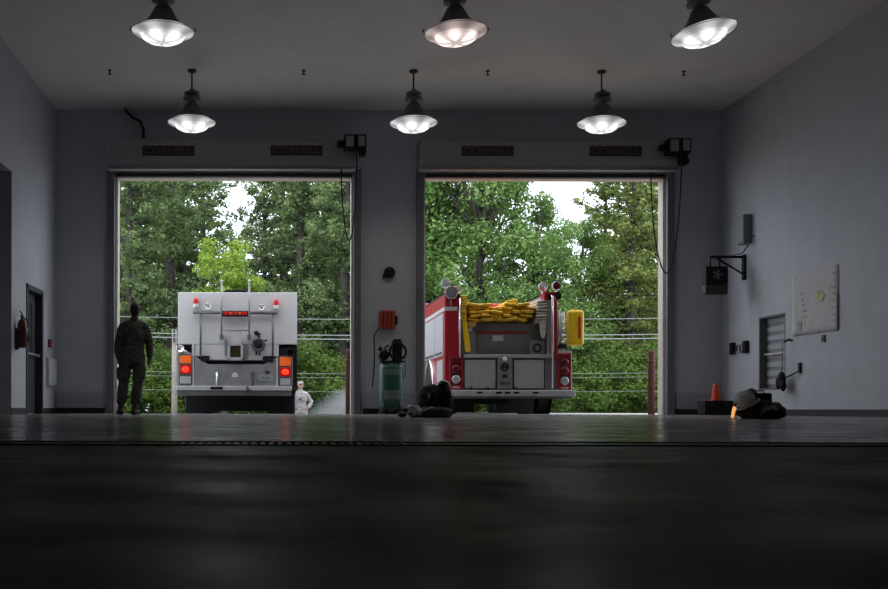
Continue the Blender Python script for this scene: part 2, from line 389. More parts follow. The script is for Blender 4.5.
# ------------------------------------------------------------------ rolling doors: guides, hood, operator, chain
M_plate_lbl = mat('maroon_plate', (0.030, 0.017, 0.019), 0.5)
M_letters = mat('plate_letters', (0.10, 0.055, 0.055), 0.5)
def roll_door(a, b, lab, pos, hx0, hx1, plates, op, ch_left, ch_right, ch_bot, boxlug):
    Yh = 17.52
    rt = thing('rolling_door', lab, 'roller door', ((a+b)/2, YB, 0))
    m = MB(); m.box(a-0.15, a-0.02, YB-0.10, YB-0.001, 0, ZD+0.12); m.build('guide_rail', M_steel_grey, rt, 0.005)
    m = MB(); m.box(b+0.02, b+0.15, YB-0.10, YB-0.001, 0, ZD+0.12); m.build('guide_rail', M_steel_grey, rt, 0.005)
    # hood: curved sheet in profile
    zt, zb = WZ(138, Yh), WZ(167, Yh)
    poly = [(YB-0.001, zt), (Yh+0.06, zt), (Yh+0.015, zt-0.03), (Yh, zt-0.08), (Yh, zb+0.14), (Yh+0.03, zb+0.05), (Yh+0.10, zb), (YB-0.001, zb)]
    MB().prism_yz(poly, hx0, hx1).build('hood', M_hood, rt, 0.006)
    m = MB(); m.box(hx0+0.04, (hx0+hx1)/2-0.01, Yh+0.04, Yh+0.10, zb-0.035, zb-0.015); m.box((hx0+hx1)/2+0.01, hx1-0.04, Yh+0.04, Yh+0.10, zb-0.035, zb-0.015)
    m.build('hood_lip', M_hood, rt)
    m = MB(); m.box(a+0.01, b-0.01, YB-0.09, YB-0.03, ZD-0.02, zb-0.02); m.build('bottom_bar', M_steel_dark, rt, 0.005)
    for (px0, px1, py0, py1) in plates:
        x0, x1, z0, z1 = WX(px0, Yh), WX(px1, Yh), WZ(py1, Yh), WZ(py0, Yh)
        pl = MB().box(x0, x1, Yh-0.008, Yh, z0, z1).build('name_plate', M_plate_lbl, rt)
        text_mesh('CORNELL', 'plate_letters', (z1-z0)*0.98, M_letters, pl, ((x0+x1)/2-rt.location.x, Yh-0.010-rt.location.y, (z0+z1)/2), (PI/2, 0, 0), 0.001, 1.12, 0.006)
    # operator
    o0, o1, oz0, oz1 = op
    x0, x1, z0, z1 = WX(o0, 17.3), WX(o1, 17.3), WZ(oz1, 17.3), WZ(oz0, 17.3)
    MB().box(x0, x1, 17.3, 17.58, z0, z1).build('operator_box', M_black, rt, 0.01)
    mid = (x0+x1)/2
    pm = mat('operator_panel', (0.30, 0.30, 0.31), 0.5)
    MB().box(x0+0.03, mid-0.03, 17.292, 17.30, z0+0.03, z1-0.03).build('operator_panel', pm, rt)
    MB().box(mid+0.05, x1-0.03, 17.292, 17.30, z0+0.04, z1-0.03).build('operator_panel', pm, rt)
    MB().lathe([(0, -0.12), (0.055, -0.12), (0.065, -0.10), (0.065, 0.0), (0.0, 0.0)], (x0, 17.42, (z0+z1)/2-0.02), 'x', 16).build('motor', M_black, rt)
    lx, lz = boxlug
    lx = WX(lx, 17.3); lz = WZ(lz, 17.3)
    MB().box(lx-0.06, lx+0.06, 17.34, 17.50, lz-0.05, z0).lathe([(0,-0.03),(0.07,-0.03),(0.07,0.03),(0,0.03)], (lx, 17.33, lz), 'y', 14).build('chain_wheel', M_black, rt)
    # hand chain loop
    y = 17.3
    pts = []
    xa, xb = WX(ch_left[0], y), WX(ch_right[0], y)
    za, zb2, zc = WZ(ch_left[1], y), WZ(ch_right[1], y), WZ(ch_bot[1], y)
    xm = WX(ch_bot[0], y)
    N = 40
    for i in range(N+1):
        t_ = i/N
        # left limb, bottom arc, right limb
        s = 2*t_-1
        xx = xm + ((xb-xm) if s > 0 else (xm-xa)) * (math.sin(s*PI/2))
        top = zb2 if s > 0 else za
        zz = zc + (top-zc)*(1-math.cos(s*PI/2))**0.9 if abs(s) < 1 else top
        pts.append((xx, y, zz))
    MB().tube(pts, 0.012, 6).build('hand_chain', M_black, rt)
    return rt
roll_door(L0, L1, 'left roller door rolled up in its grey hood above the white engine', 0, WX(105, 17.52), WX(356, 17.52),
          ((142,194,146,156),(270,322,145.5,155.5)), (344,366,134,148), (340.8,168), (356.4,148), (349,240.5), (362,151))
roll_door(R0, R1, 'right roller door rolled up in its grey hood above the red engine', 0, WX(420, 17.52), WX(682, 17.52),
          ((461,513,145.5,155.5),(589,641,145.5,155.5)), (668.5,691,137,152), (650.5,172), (681,152), (666,272.5), (685,160))

# ------------------------------------------------------------------ pendant lamps
M_lensglow = None
def glow_mat(name, colr, s):
    m, nt, b = newmat(name)
    b.inputs['Base Color'].default_value = (0.6, 0.6, 0.6, 1); b.inputs['Roughness'].default_value = 0.3
    tc = nt.nodes.new('ShaderNodeTexCoord')
    sep = nt.nodes.new('ShaderNodeSeparateXYZ'); nt.links.new(tc.outputs['Object'], sep.inputs[0])
    at = nt.nodes.new('ShaderNodeMath'); at.operation = 'ARCTAN2'
    nt.links.new(sep.outputs['Y'], at.inputs[0]); nt.links.new(sep.outputs['X'], at.inputs[1])
    mu = nt.nodes.new('ShaderNodeMath'); mu.operation = 'MULTIPLY'; mu.inputs[1].default_value = 6
    nt.links.new(at.outputs[0], mu.inputs[0])
    si = nt.nodes.new('ShaderNodeMath'); si.operation = 'SINE'; nt.links.new(mu.outputs[0], si.inputs[0])
    mr = nt.nodes.new('ShaderNodeMapRange'); mr.inputs['From Min'].default_value = -1; mr.inputs['To Min'].default_value = s*0.55; mr.inputs['To Max'].default_value = s*1.45
    nt.links.new(si.outputs[0], mr.inputs['Value'])
    b.inputs['Emission Color'].default_value = (*colr, 1)
    vl = nt.nodes.new('ShaderNodeMath'); vl.operation = 'MULTIPLY'; nt.links.new(sep.outputs['X'], vl.inputs[0]); nt.links.new(sep.outputs['X'], vl.inputs[1])
    v2 = nt.nodes.new('ShaderNodeMath'); v2.operation = 'MULTIPLY_ADD'; nt.links.new(sep.outputs['Y'], v2.inputs[0]); nt.links.new(sep.outputs['Y'], v2.inputs[1]); nt.links.new(vl.outputs[0], v2.inputs[2])
    sq = nt.nodes.new('ShaderNodeMath'); sq.operation = 'SQRT'; nt.links.new(v2.outputs[0], sq.inputs[0])
    rr = nt.nodes.new('ShaderNodeValToRGB'); e = rr.color_ramp.elements
    e[0].position = 0.06; e[0].color = (0.45, 0.45, 0.45, 1); e[1].position = 0.40; e[1].color = (0.42, 0.42, 0.42, 1)
    k1 = e.new(0.14); k1.color = (1, 1, 1, 1); k2 = e.new(0.235); k2.color = (1, 1, 1, 1); k3 = e.new(0.265); k3.color = (0.5, 0.5, 0.5, 1)
    nt.links.new(sq.outputs[0], rr.inputs['Fac'])
    mm = nt.nodes.new('ShaderNodeMath'); mm.operation = 'MULTIPLY'; nt.links.new(mr.outputs[0], mm.inputs[0]); nt.links.new(rr.outputs['Color'], mm.inputs[1]); mr = mm
    nt.links.new(mr.outputs[0], b.inputs['Emission Strength'])
    return m
G_ring = glow_mat('ring_glow', (0.97, 0.98, 1.0), 0.85); G_bowl = glow_mat('bowl_glow', (0.97, 0.98, 1.0), 1.25)
G_core = mat('lamp_arc', (1, 1, 1), 0.5, emit=(1, 0.99, 0.97), estr=4.0)
G_ringp = glow_mat('pink_ring_glow', (1.0, 0.76, 0.72), 0.62); G_bowlp = glow_mat('pink_bowl_glow', (1.0, 0.82, 0.78), 1.2)
def lamp(label, x, y, zr, pink=False, tilt=(0, 0)):
    # the lamp's origin is its ceiling mount
    rt = thing('pendant_lamp', label, 'lamp', (x, y, ZC), (0, 0, 0), 'high bay lamps under the ceiling')
    h = ZC - zr
    MB().lathe([(0,0),(0.07,0),(0.07,-0.03),(0.02,-0.05),(0,-0.05)], (0,0,0), n=16).tube([(0,0,-0.03),(0,0,-h+0.52)], 0.014, 8).build('hanging_rod', M_steel_dark, rt, local=True)
    hd = bpy.data.objects.new  # noqa
    m = MB().lathe([(0,0.54),(0.03,0.54),(0.055,0.50),(0.12,0.48),(0.125,0.44),(0.05,0.42),(0.05,0.40),(0.14,0.39),(0.14,0.36),(0.07,0.35),(0.07,0.28),(0,0.28)], (0,0,0), n=20)
    base = (0, 0, -h)
    hb = m.build('ballast_housing', mat('lamp_housing', (0.13, 0.13, 0.135), 0.5, 0.3), rt, local=True); hb.location = base
    rot = (R(tilt[0]), R(tilt[1]), 0)
    hb.rotation_euler = rot
    m = MB().lathe([(0.07,0.30),(0.10,0.29),(0.125,0.24),(0.17,0.16),(0.235,0.08),(0.27,0.045),(0.265,0.03),(0.225,0.075),(0.16,0.15),(0.10,0.24)], n=32)
    o = m.build('reflector_cone', mat('lamp_reflector', (0.10, 0.10, 0.105), 0.5, 0.2), rt, local=True); o.location = base; o.rotation_euler = rot
    m = MB().lathe([(0.265,0.045),(0.33,0.03),(0.375,0.0),(0.372,-0.012),(0.31,-0.03),(0.265,-0.055),(0.262,-0.045),(0.30,-0.02),(0.34,0.0),(0.27,0.03)], n=40)
    o = m.build('flared_ring', G_ringp if pink else G_ring, rt, local=True); o.location = base; o.rotation_euler = rot
    m = MB().lathe([(0.262,-0.05),(0.25,-0.085),(0.20,-0.115),(0.12,-0.13),(0.0,-0.135)], n=32)
    o = m.build('lens_bowl', G_bowlp if pink else G_bowl, rt, local=True); o.location = base; o.rotation_euler = rot
    m = MB()
    m.tube([(0.383*math.cos(2*PI*i/32), 0.383*math.sin(2*PI*i/32), -0.004) for i in range(33)], 0.004, 5, False)
    m.tube([(-0.39,0,0.0),(-0.40,0,0.02),(-0.39,0,0.05)], 0.012, 6); m.tube([(0.39,0,0.0),(0.40,0,0.02),(0.39,0,0.05)], 0.012, 6)
    o = m.build('wire_guard', mat('guard_wire', (0.35, 0.35, 0.36), 0.4, 0.6), rt, local=True); o.location = base; o.rotation_euler = rot
    li = bpy.data.lights.new('lamp_light', 'SPOT'); li.energy = 42 if not pink else 34; li.shadow_soft_size = 0.25
    li.spot_size = R(150); li.spot_blend = 0.6
    li.color = (1, 0.93, 0.86)
    lo = bpy.data.objects.new('lamp_light', li); col.objects.link(lo); lo.parent = rt; lo.location = (0, 0, -h-0.17)
    return rt
lab_b = ['far-row pendant lamp above the white fire engine', 'far-row pendant lamp between the two roller doors', 'far-row pendant lamp above the red fire engine']
lab_f = ['near-row pendant lamp with white glow, leftmost under the ceiling', 'near-row pendant lamp with a pinkish lens, in the middle', 'near-row pendant lamp hanging tilted on the right']
for i, X in enumerate((-1.49, 2.07, 5.09)):
    lamp(lab_b[i], X, 15.9, 4.69, tilt=((0, 0), (0, 0), (0, 2))[i])
for i, X in enumerate((-1.49, 2.09, 5.12)):
    lamp(lab_f[i], X, 12.1, 4.70, pink=(i == 1), tilt=((2, 1), (0, -2), (-3, -9))[i])

# sprinklers
for i, px in enumerate((109, 303, 487, 683)):
    lab = ['sprinkler head on the ceiling above the left door jamb', 'sprinkler head on the ceiling above the left roller door operator',
           'sprinkler head on the ceiling above the right roller door', 'sprinkler head on the ceiling above the right door operator'][i]
    X = WX(px, 15.9); m = MB()
    m.lathe([(0,0),(0.035,0),(0.03,-0.012),(0.012,-0.02),(0.012,-0.06),(0.035,-0.065),(0.035,-0.07),(0,-0.07)], (X,15.9,ZC), n=12)
    o = m.build('sprinkler_head', M_steel_dark); tag(o, lab, 'sprinkler', 'ceiling sprinkler heads')
# conduit near left hood
X0 = WX(126, YB-0.05)
m = MB().tube([(WX(124,17.9), 17.95, ZC-0.01), (WX(132,17.9), 17.9, WZ(118,17.9)), (WX(140,17.9), 17.88, WZ(122,17.9)), (WX(143,17.88), 17.88, WZ(130,17.88)), (WX(143,17.88), 17.88, WZ(140,17.6))], 0.025, 8)
tag(m.build('conduit', M_black), 'bent black conduit running from the ceiling to the left hood', 'conduit')

# ------------------------------------------------------------------ left wall items
ex = thing('fire_extinguisher', 'red fire extinguisher hung on the left wall beside the door', 'extinguisher', (XL+0.10, 15.35, 1.03))
c = Vector((XL+0.10, 15.35, 1.03))
MB().lathe([(0,0),(0.06,0),(0.075,0.02),(0.075,0.36),(0.06,0.42),(0.025,0.45),(0.02,0.47),(0,0.47)], c, n=18).build('cylinder', mat('extinguisher_red', (0.09, 0.008, 0.009), 0.35), ex)
m = MB().box(c.x-0.02, c.x+0.02, c.y-0.025, c.y+0.025, c.z+0.46, c.z+0.50); m.tube([(c.x, c.y+0.02, c.z+0.50), (c.x, c.y-0.12, c.z+0.56)], 0.01, 6); m.tube([(c.x, c.y+0.02, c.z+0.48), (c.x, c.y-0.11, c.z+0.49)], 0.01, 6)
m.build('valve_handle', M_black, ex)
MB().tube([(c.x, c.y+0.03, c.z+0.48), (c.x+0.06, c.y+0.08, c.z+0.42), (c.x+0.075, c.y+0.06, c.z+0.25), (c.x+0.075, c.y+0.05, c.z+0.08)], 0.013, 8).build('hose', M_black, ex)
MB().box(XL, c.x-0.06, c.y-0.04, c.y+0.04, c.z-0.03, c.z+0.30).build('wall_bracket', M_steel_dark, ex)
MB().tube([(c.x+0.076, c.y-0.03, c.z+0.20), (c.x+0.077, c.y-0.03, c.z+0.30)], 0.02, 8).build('label_tag', mat('tag_white', (0.5, 0.5, 0.5), 0.6), ex)
al = thing('fire_alarm', 'small red alarm pull station on the left wall', 'alarm', (XL, 17.5, 1.17))
MB().box(XL, XL+0.05, 17.43, 17.55, 1.17, 1.31).build('alarm_body', mat('alarm_red', (0.22, 0.02, 0.02), 0.5), al, 0.005)
MB().box(XL+0.05, XL+0.065, 17.46, 17.52, 1.20, 1.23).build('pull_handle', M_white, al)
pb = thing('wall_cabinet', 'white shallow cabinet low on the left wall', 'cabinet', (XL, 17.6, 0.49))
MB().box(XL, XL+0.055, 17.30, 17.88, 0.49, 0.98).build('cabinet_body', mat('cabinet_white', (0.55, 0.57, 0.62), 0.5), pb, 0.006)
MB().box(XL+0.055, XL+0.063, 17.33, 17.85, 0.52, 0.95).build('cabinet_door', mat('cabinet_door', (0.58, 0.6, 0.64), 0.5), pb, 0.003)

# ------------------------------------------------------------------ pier between the doors
bl = thing('alarm_bell', 'black round alarm bell high on the pier between the doors', 'bell', (WX(388, 17.95), YB, WZ(272, 17.95)))
bx, bz = WX(389.5, 17.9), WZ(272, 17.9)
MB().lathe([(0,-0.12),(0.05,-0.12),(0.10,-0.09),(0.105,-0.06),(0.09,-0.06),(0,-0.09)], (bx, YB, bz), 'y', 24).build('gong', M_black, bl)
MB().box(bx-0.06, bx+0.06, YB-0.07, YB, bz-0.06, bz+0.06).box(bx-0.12, bx-0.05, YB-0.05, YB, bz-0.09, bz-0.03).build('bell_base', M_steel_dark, bl)
hr = thing('alarm_strobe_box', 'bright red box on the pier above the air compressor', 'alarm box', (WX(387, 17.9), YB, WZ(329, 17.9)))
x0, x1, z0, z1 = WX(380, 17.85), WX(395, 17.85), WZ(328.5, 17.85), WZ(310, 17.85)
MB().box(x0, x1, 17.85, YB, z0, z1).build('box_body', mat('box_red', (0.42, 0.05, 0.03), 0.5), hr, 0.02, seg=2)
m = MB()
for q in range(3): m.box(x0+0.05+q*0.07, x0+0.065+q*0.07, 17.84, 17.85, z0+0.04, z1-0.04)
m.build('box_ribs', M_black, hr)
MB().box(x1, x1+0.05, 17.88, YB, z0+0.08, z0+0.24).build('side_latch', M_black, hr, 0.01)
MB().tube([(x0-0.01, 17.96, z0+0.02), (x0-0.10, 17.96, z0-0.10), (x0-0.09, 17.96, z0-0.6), (x0-0.13, 17.96, z0-1.05)], 0.010, 6).build('cable', M_black, hr)

# air compressor
Yc = 17.15; cxx = WX(391, Yc)
ac = thing('air_compressor', 'green upright air compressor standing against the pier', 'compressor', (cxx, Yc, 0))
MB().lathe([(0,0.10),(0.12,0.11),(0.19,0.15),(0.21,0.20),(0.21,0.80),(0.19,0.86),(0.12,0.90),(0,0.91)], (cxx, Yc, 0), n=28).build('tank', M_green_tank, ac)
for s in (-1, 1):
    for q in (-1, 1):
        MB().tube([(cxx+s*0.13, Yc+q*0.13, 0.20), (cxx+s*0.17, Yc+q*0.17, 0.02)], [0.025, 0.03], 8).lathe([(0,0),(0.04,0),(0.04,0.02),(0,0.02)], (cxx+s*0.17, Yc+q*0.17, 0), n=10).build('leg', M_steel_dark, ac)
m = MB().tube([(cxx, Yc, 0.04), (cxx, Yc, 0.12)], 0.03, 8); m.build('drain_valve', M_steel_dark, ac)
MB().box(cxx-0.20, cxx+0.22, Yc-0.14, Yc+0.14, 0.90, 0.925).build('top_plate', M_black, ac, 0.005)
MB().lathe([(0,-0.13),(0.08,-0.13),(0.09,-0.11),(0.09,0.09),(0.07,0.12),(0,0.12)], (cxx-0.13, Yc, 1.02), 'y', 18).build('motor', M_black, ac)
m = MB().box(cxx+0.02, cxx+0.18, Yc-0.08, Yc+0.08, 0.92, 1.10)
for q in range(6): m.box(cxx+0.005, cxx+0.195, Yc-0.095, Yc+0.095, 1.10+q*0.028, 1.115+q*0.028)
m.box(cxx+0.03, cxx+0.17, Yc-0.07, Yc+0.07, 1.10, 1.30); m.build('pump_head', M_black, ac, 0.004)
MB().lathe([(0.19,0),(0.20,0.01),(0.19,0.02),(0.15,0.02),(0.15,0),(0.19,0)], (cxx+0.10, Yc-0.16, 1.08), 'y', 24, 0.8, 0.8).box(cxx+0.06, cxx+0.13, Yc-0.155, Yc-0.145, 0.95, 1.2).build('flywheel', M_black, ac)
MB().tube([(cxx-0.1, Yc-0.1, 1.11), (cxx-0.12, Yc-0.12, 1.16), (cxx-0.05, Yc-0.12, 1.19)], 0.02, 8).ball((cxx-0.2, Yc-0.05, 1.14), 0.05).build('air_filter', M_steel_dark, ac)
MB().tube([(cxx+0.18, Yc-0.05, 1.2), (cxx+0.24, Yc-0.08, 1.1), (cxx+0.235, Yc-0.08, 0.7), (cxx+0.205, Yc-0.06, 0.62)], 0.009, 6).build('air_pipe', M_steel_grey, ac)
for z0_, z1_, mm in ((0.68, 0.78, mat('label_grey', (0.14, 0.19, 0.18), 0.5)), (0.26, 0.42, mat('label_grey', (0.3, 0.3, 0.3), 0.5))):
    vs = []; fs = []
    for i in range(9):
        a = -PI/2 + (-0.7 + 1.4*i/8)
        vs += [(cxx+0.213*math.cos(a), Yc+0.213*math.sin(a), z0_), (cxx+0.213*math.cos(a), Yc+0.213*math.sin(a), z1_)]
    for i in range(8): fs.append((2*i, 2*i+2, 2*i+3, 2*i+1))
    MB().add(vs, fs, True).build('label', mm, ac)

# ------------------------------------------------------------------ right wall items
sb = thing('junction_box', 'grey electrical box high on the right wall', 'electrical box', (XR, 16.98, 2.93))
MB().box(XR-0.14, XR, 16.85, 17.10, 2.93, 3.43).build('box_body', mat('box_grey', (0.20, 0.21, 0.22), 0.5), sb, 0.008)
MB().box(XR-0.148, XR-0.14, 16.87, 17.08, 2.96, 3.40).build('box_cover', mat('box_cover', (0.26, 0.27, 0.28), 0.5), sb, 0.003)
br = thing('wall_bracket', 'black triangular bracket arm bolted to the right wall', 'bracket', (XR, 16.9, 2.2))
Ybk = 17.1
za = WZ(256, Ybk)
m = MB(); m.box(XR-0.61, XR, Ybk-0.02, Ybk+0.02, za-0.02, za+0.02); m.build('arm', M_black, br)
m = MB(); m.tube([(XR-0.5, Ybk, za-0.02), (XR-0.04, Ybk, WZ(273, Ybk))], 0.018, 8); m.build('brace', M_black, br)
m = MB(); m.box(XR-0.04, XR, Ybk-0.05, Ybk+0.05, WZ(279, Ybk), za+0.04); m.build('wall_plate', M_black, br, 0.004)
# unit heater hanging from bracket
hx = XR-0.52; zb_ = WZ(293.5, Ybk); zt_ = WZ(266, Ybk)
uh = thing('unit_heater', 'black box fan heater hanging from the bracket by the right wall', 'heater', (hx, Ybk, zb_))
MB().box(hx-0.19, hx+0.19, Ybk-0.09, Ybk+0.09, zb_+0.17, zt_).build('housing', M_black, uh, 0.012)
MB().box(hx-0.19, hx+0.19, Ybk-0.08, Ybk+0.08, zb_, zb_+0.165).build('outlet_panel', mat('heater_panel', (0.028, 0.028, 0.025), 0.6), uh, 0.01)
m = MB()
for q in range(5):
    a = q*2*PI/5+0.3
    rt_ = Matrix.Rotation(a, 3, 'Y')
    m.box(hx-0.015, hx+0.015, Ybk-0.10, Ybk-0.093, zb_+0.33, zb_+0.41, rt_, (hx, Ybk-0.097, zb_+0.33))
m.build('fan_blade', mat('fan_grey', (0.14, 0.14, 0.15), 0.5), uh)
m = MB().tube([(hx-0.08, Ybk, zt_), (hx-0.08, Ybk, za+0.015)], 0.012, 6).tube([(hx+0.08, Ybk, zt_), (hx+0.08, Ybk, za+0.015)], 0.012, 6).box(hx-0.09, hx+0.18, Ybk-0.015, Ybk+0.015, za-0.005, za+0.015)
m.build('hanger', M_black, uh)
MB().tube([(XR, 16.75, WZ(235,16.75)), (XR-0.07, 16.75, WZ(236,16.75)), (XR-0.10, 16.8, WZ(245,16.75)), (XR-0.17, 16.85, WZ(252,16.8)), (XR-0.30, 17.1, za+0.02)], 0.012, 8).build('power_cord', mat('cord_grey', (0.10, 0.10, 0.11), 0.5), uh)
# two wall phones / intercoms
for i, (y, lab) in enumerate(((17.5, 'black intercom box on the right wall, nearer the corner'), (17.0, 'black intercom box on the right wall, nearer the window'))):
    it = thing('intercom', lab, 'intercom', (XR, y, 1.1), group='wall intercoms')
    MB().box(XR-0.07, XR, y-0.06, y+0.06, 1.07, 1.28).build('intercom_body', M_black, it, 0.008)
    s = -1 if i == 0 else 1
    MB().tube([(XR-0.03, y+s*0.06, 1.10), (XR-0.05, y+s*0.14, 1.09), (XR-0.05, y+s*0.18, 1.15), (XR-0.03, y+s*0.19, 1.23)], [0.012, 0.014, 0.02, 0.012], 8).build('handset_hook', mat('hook_dark', (0.08, 0.08, 0.09), 0.5), it)
# site map poster
def paper_mat():
    m, nt, b = newmat('map_paper')
    tc = nt.nodes.new('ShaderNodeTexCoord')
    n1 = nt.nodes.new('ShaderNodeTexNoise'); n1.inputs['Scale'].default_value = 3.2; n1.inputs['Detail'].default_value = 2
    nt.links.new(tc.outputs['Object'], n1.inputs['Vector'])
    v = nt.nodes.new('ShaderNodeTexVoronoi'); v.feature = 'DISTANCE_TO_EDGE'; v.inputs['Scale'].default_value = 9
    nt.links.new(tc.outputs['Object'], v.inputs['Vector'])
    cr = nt.nodes.new('ShaderNodeValToRGB'); e = cr.color_ramp.elements
    e[0].position = 0.0; e[0].color = (0.40, 0.40, 0.41, 1); e[1].position = 0.035; e[1].color = (0.54, 0.53, 0.53, 1)
    nt.links.new(v.outputs['Distance'], cr.inputs['Fac'])
    mx = nt.nodes.new('ShaderNodeMix'); mx.data_type = 'RGBA'
    cr2 = nt.nodes.new('ShaderNodeValToRGB'); e = cr2.color_ramp.elements
    e[0].position = 0.58; e[0].color = (0, 0, 0, 1); e[1].position = 0.66; e[1].color = (0.5, 0.5, 0.5, 1)
    nt.links.new(n1.outputs['Fac'], cr2.inputs['Fac']); nt.links.new(cr2.outputs['Color'], mx.inputs['Factor'])
    nt.links.new(cr.outputs['Color'], mx.inputs['A']); mx.inputs['B'].default_value = (0.42, 0.46, 0.36, 1)
    nt.links.new(mx.outputs['Result'], b.inputs['Base Color']); b.inputs['Roughness'].default_value = 0.8
    return m
mp = thing('wall_map', 'large pale site map pinned to the right wall', 'map', (XR, 14.85, 1.25))
vs = []; fs = []; NY, NZ = 14, 10
for i in range(NY+1):
    for j in range(NZ+1):
        y = 14.2+1.3*i/NY; z = 1.24+0.95*j/NZ
        bul = 0.006+0.012*abs(math.sin(i*0.9+j*0.4))*(1 if 0 < i < NY else 0.4) + (0.02 if i == 0 and j < 6 else 0)
        vs.append((XR-bul, y, z+(0.03*(1-i/NY)*(1-j/NZ)*0)))
for i in range(NY):
    for j in range(NZ):
        a = i*(NZ+1)+j; fs.append((a, a+1, a+NZ+2, a+NZ+1))
sh = MB().add(vs, fs, True).build('map_sheet', paper_mat(), mp)
so = sh.modifiers.new('solid', 'SOLIDIFY'); so.thickness = 0.002
m = MB()
for q in range(8): MB().box(XR-0.024, XR-0.020, 14.27, 14.31+0.03*(q % 3), 1.36+q*0.10, 1.39+q*0.10).build('map_symbol', mat('print_grey', (0.33, 0.34, 0.33), 0.8), mp)
MB().box(XR-0.024, XR-0.020, 15.2, 15.32, 1.32, 1.45).build('map_key', mat('print_grey', (0.33, 0.34, 0.33), 0.8), mp)
MB().prism_yz([(14.55,1.78),(14.63,1.86),(14.70,1.80),(14.73,1.88),(14.78,1.76),(14.68,1.72),(14.62,1.70)], XR-0.024, XR-0.020).build('yellow_zone', mat('print_yellow', (0.52, 0.50, 0.27), 0.8), mp)
for q in range(5): MB().box(XR-0.024, XR-0.020, 15.05+0.03*q, 15.15+0.02*q, 1.50+0.09*q, 1.53+0.09*q).build('shaded_zone', mat('print_green', (0.38, 0.43, 0.36), 0.8), mp)
th = thing('thermostat', 'tiny grey sensor on the right wall under the map', 'sensor', (XR, 14.6, 1.1))
MB().box(XR-0.03, XR, 14.55, 14.62, 1.09, 1.20).build('sensor_body', M_steel_grey, th, 0.004)
MB().box(XR-0.035, XR-0.03, 14.57, 14.60, 1.12, 1.16).build('sensor_window', M_black, th)
# hanging gear at the window
hg = thing('hanging_breathing_mask', 'dark mask and straps hanging on a cord in front of the low window', 'mask', (XR-0.1, 15.6, 0.5))
Yg = 15.6; Xg = XR-0.10
MB().tube([(XR, 15.50, WZ(340,15.6)), (XR-0.05, 15.53, WZ(339,15.6)), (XR-0.09, 15.58, WZ(341,15.6))], 0.018, 8).build('hook', M_black, hg)
MB().tube([(Xg, 15.6, WZ(341,15.6)), (Xg-0.01, 15.61, WZ(374,15.6))], 0.006, 6).build('cord', mat('rope', (0.12, 0.11, 0.10), 0.7), hg)
m = MB(); m.ball((Xg-0.02, 15.60, 0.56), 0.06, 0.08, 0.14); m.ball((Xg-0.02, 15.70, 0.52), 0.04, 0.05, 0.11); m.ball((Xg-0.03, 15.53, 0.47), 0.045, 0.05, 0.09)
m.build('mask_body', M_black, hg)
MB().tube([(XR, 15.25, WZ(369,15.3)), (XR-0.05, 15.32, WZ(372,15.3)), (Xg, 15.55, WZ(377,15.5)), (Xg-0.01, 15.68, WZ(374,15.5))], 0.012, 8).box(XR-0.03, XR, 15.22, 15.28, 0.66, 0.82).build('side_arm', M_black, hg)

# ------------------------------------------------------------------ floor items, right
Yk = 16.8
cs = thing('equipment_case', 'black low case in the back right corner under the traffic cone', 'case', (WX(715.5, Yk), Yk, 0))
x0, x1 = WX(701, Yk), WX(730, Yk)
MB().box(x0, x1, Yk-0.16, Yk+0.16, 0.0, 0.225).build('case_body', M_black, cs, 0.015, seg=2)
MB().box(x0-0.005, x1+0.005, Yk-0.165, Yk+0.165, 0.20, 0.245).build('case_lid', M_black, cs, 0.01)
MB().box(x0+0.10, x0+0.14, Yk-0.175, Yk-0.16, 0.15, 0.21).build('latch', M_steel_dark, cs)
MB().box(x1-0.14, x1-0.10, Yk-0.175, Yk-0.16, 0.15, 0.21).build('latch', M_steel_dark, cs)
cc = WX(715.8, Yk)
cn = thing('traffic_cone', 'small orange traffic cone on top of the black case', 'cone', (cc, Yk, 0.245))
MB().box(cc-0.085, cc+0.085, Yk-0.085, Yk+0.085, 0.245, 0.262).build('cone_base', M_orange, cn, 0.006)
MB().lathe([(0.078,0.26),(0.074,0.28),(0.040,0.51),(0.034,0.535),(0.028,0.535),(0.028,0.50),(0.06,0.27)], (cc, Yk, 0), n=24).build('cone_body', M_orange, cn)

def lumpy(name, material, parent, blobs, seed, vox=0.014, amp=0.02, sc=7.0, squash=None):
    """crumpled cloth: blobs unioned by a voxel remesh, then wrinkled"""
    m = MB()
    for b in blobs:
        c, r = b[0], b[1]
        rot = Matrix.Rotation(b[2], 3, 'Z') if len(b) > 2 else None
        m.ball(c, r[0], r[1], r[2], 18, 12, rot)
    o = m.build(name, material, parent)
    rm = o.modifiers.new('remesh', 'REMESH'); rm.mode = 'VOXEL'; rm.voxel_size = vox; rm.use_smooth_shade = True
    tx = bpy.data.textures.new(name+'_wrinkle', 'CLOUDS'); tx.noise_scale = 0.45/sc; tx.noise_depth = 3
    dm = o.modifiers.new('wrinkle', 'DISPLACE'); dm.texture = tx; dm.strength = amp*2; dm.mid_level = 0.5; dm.texture_coords = 'LOCAL'
    return o
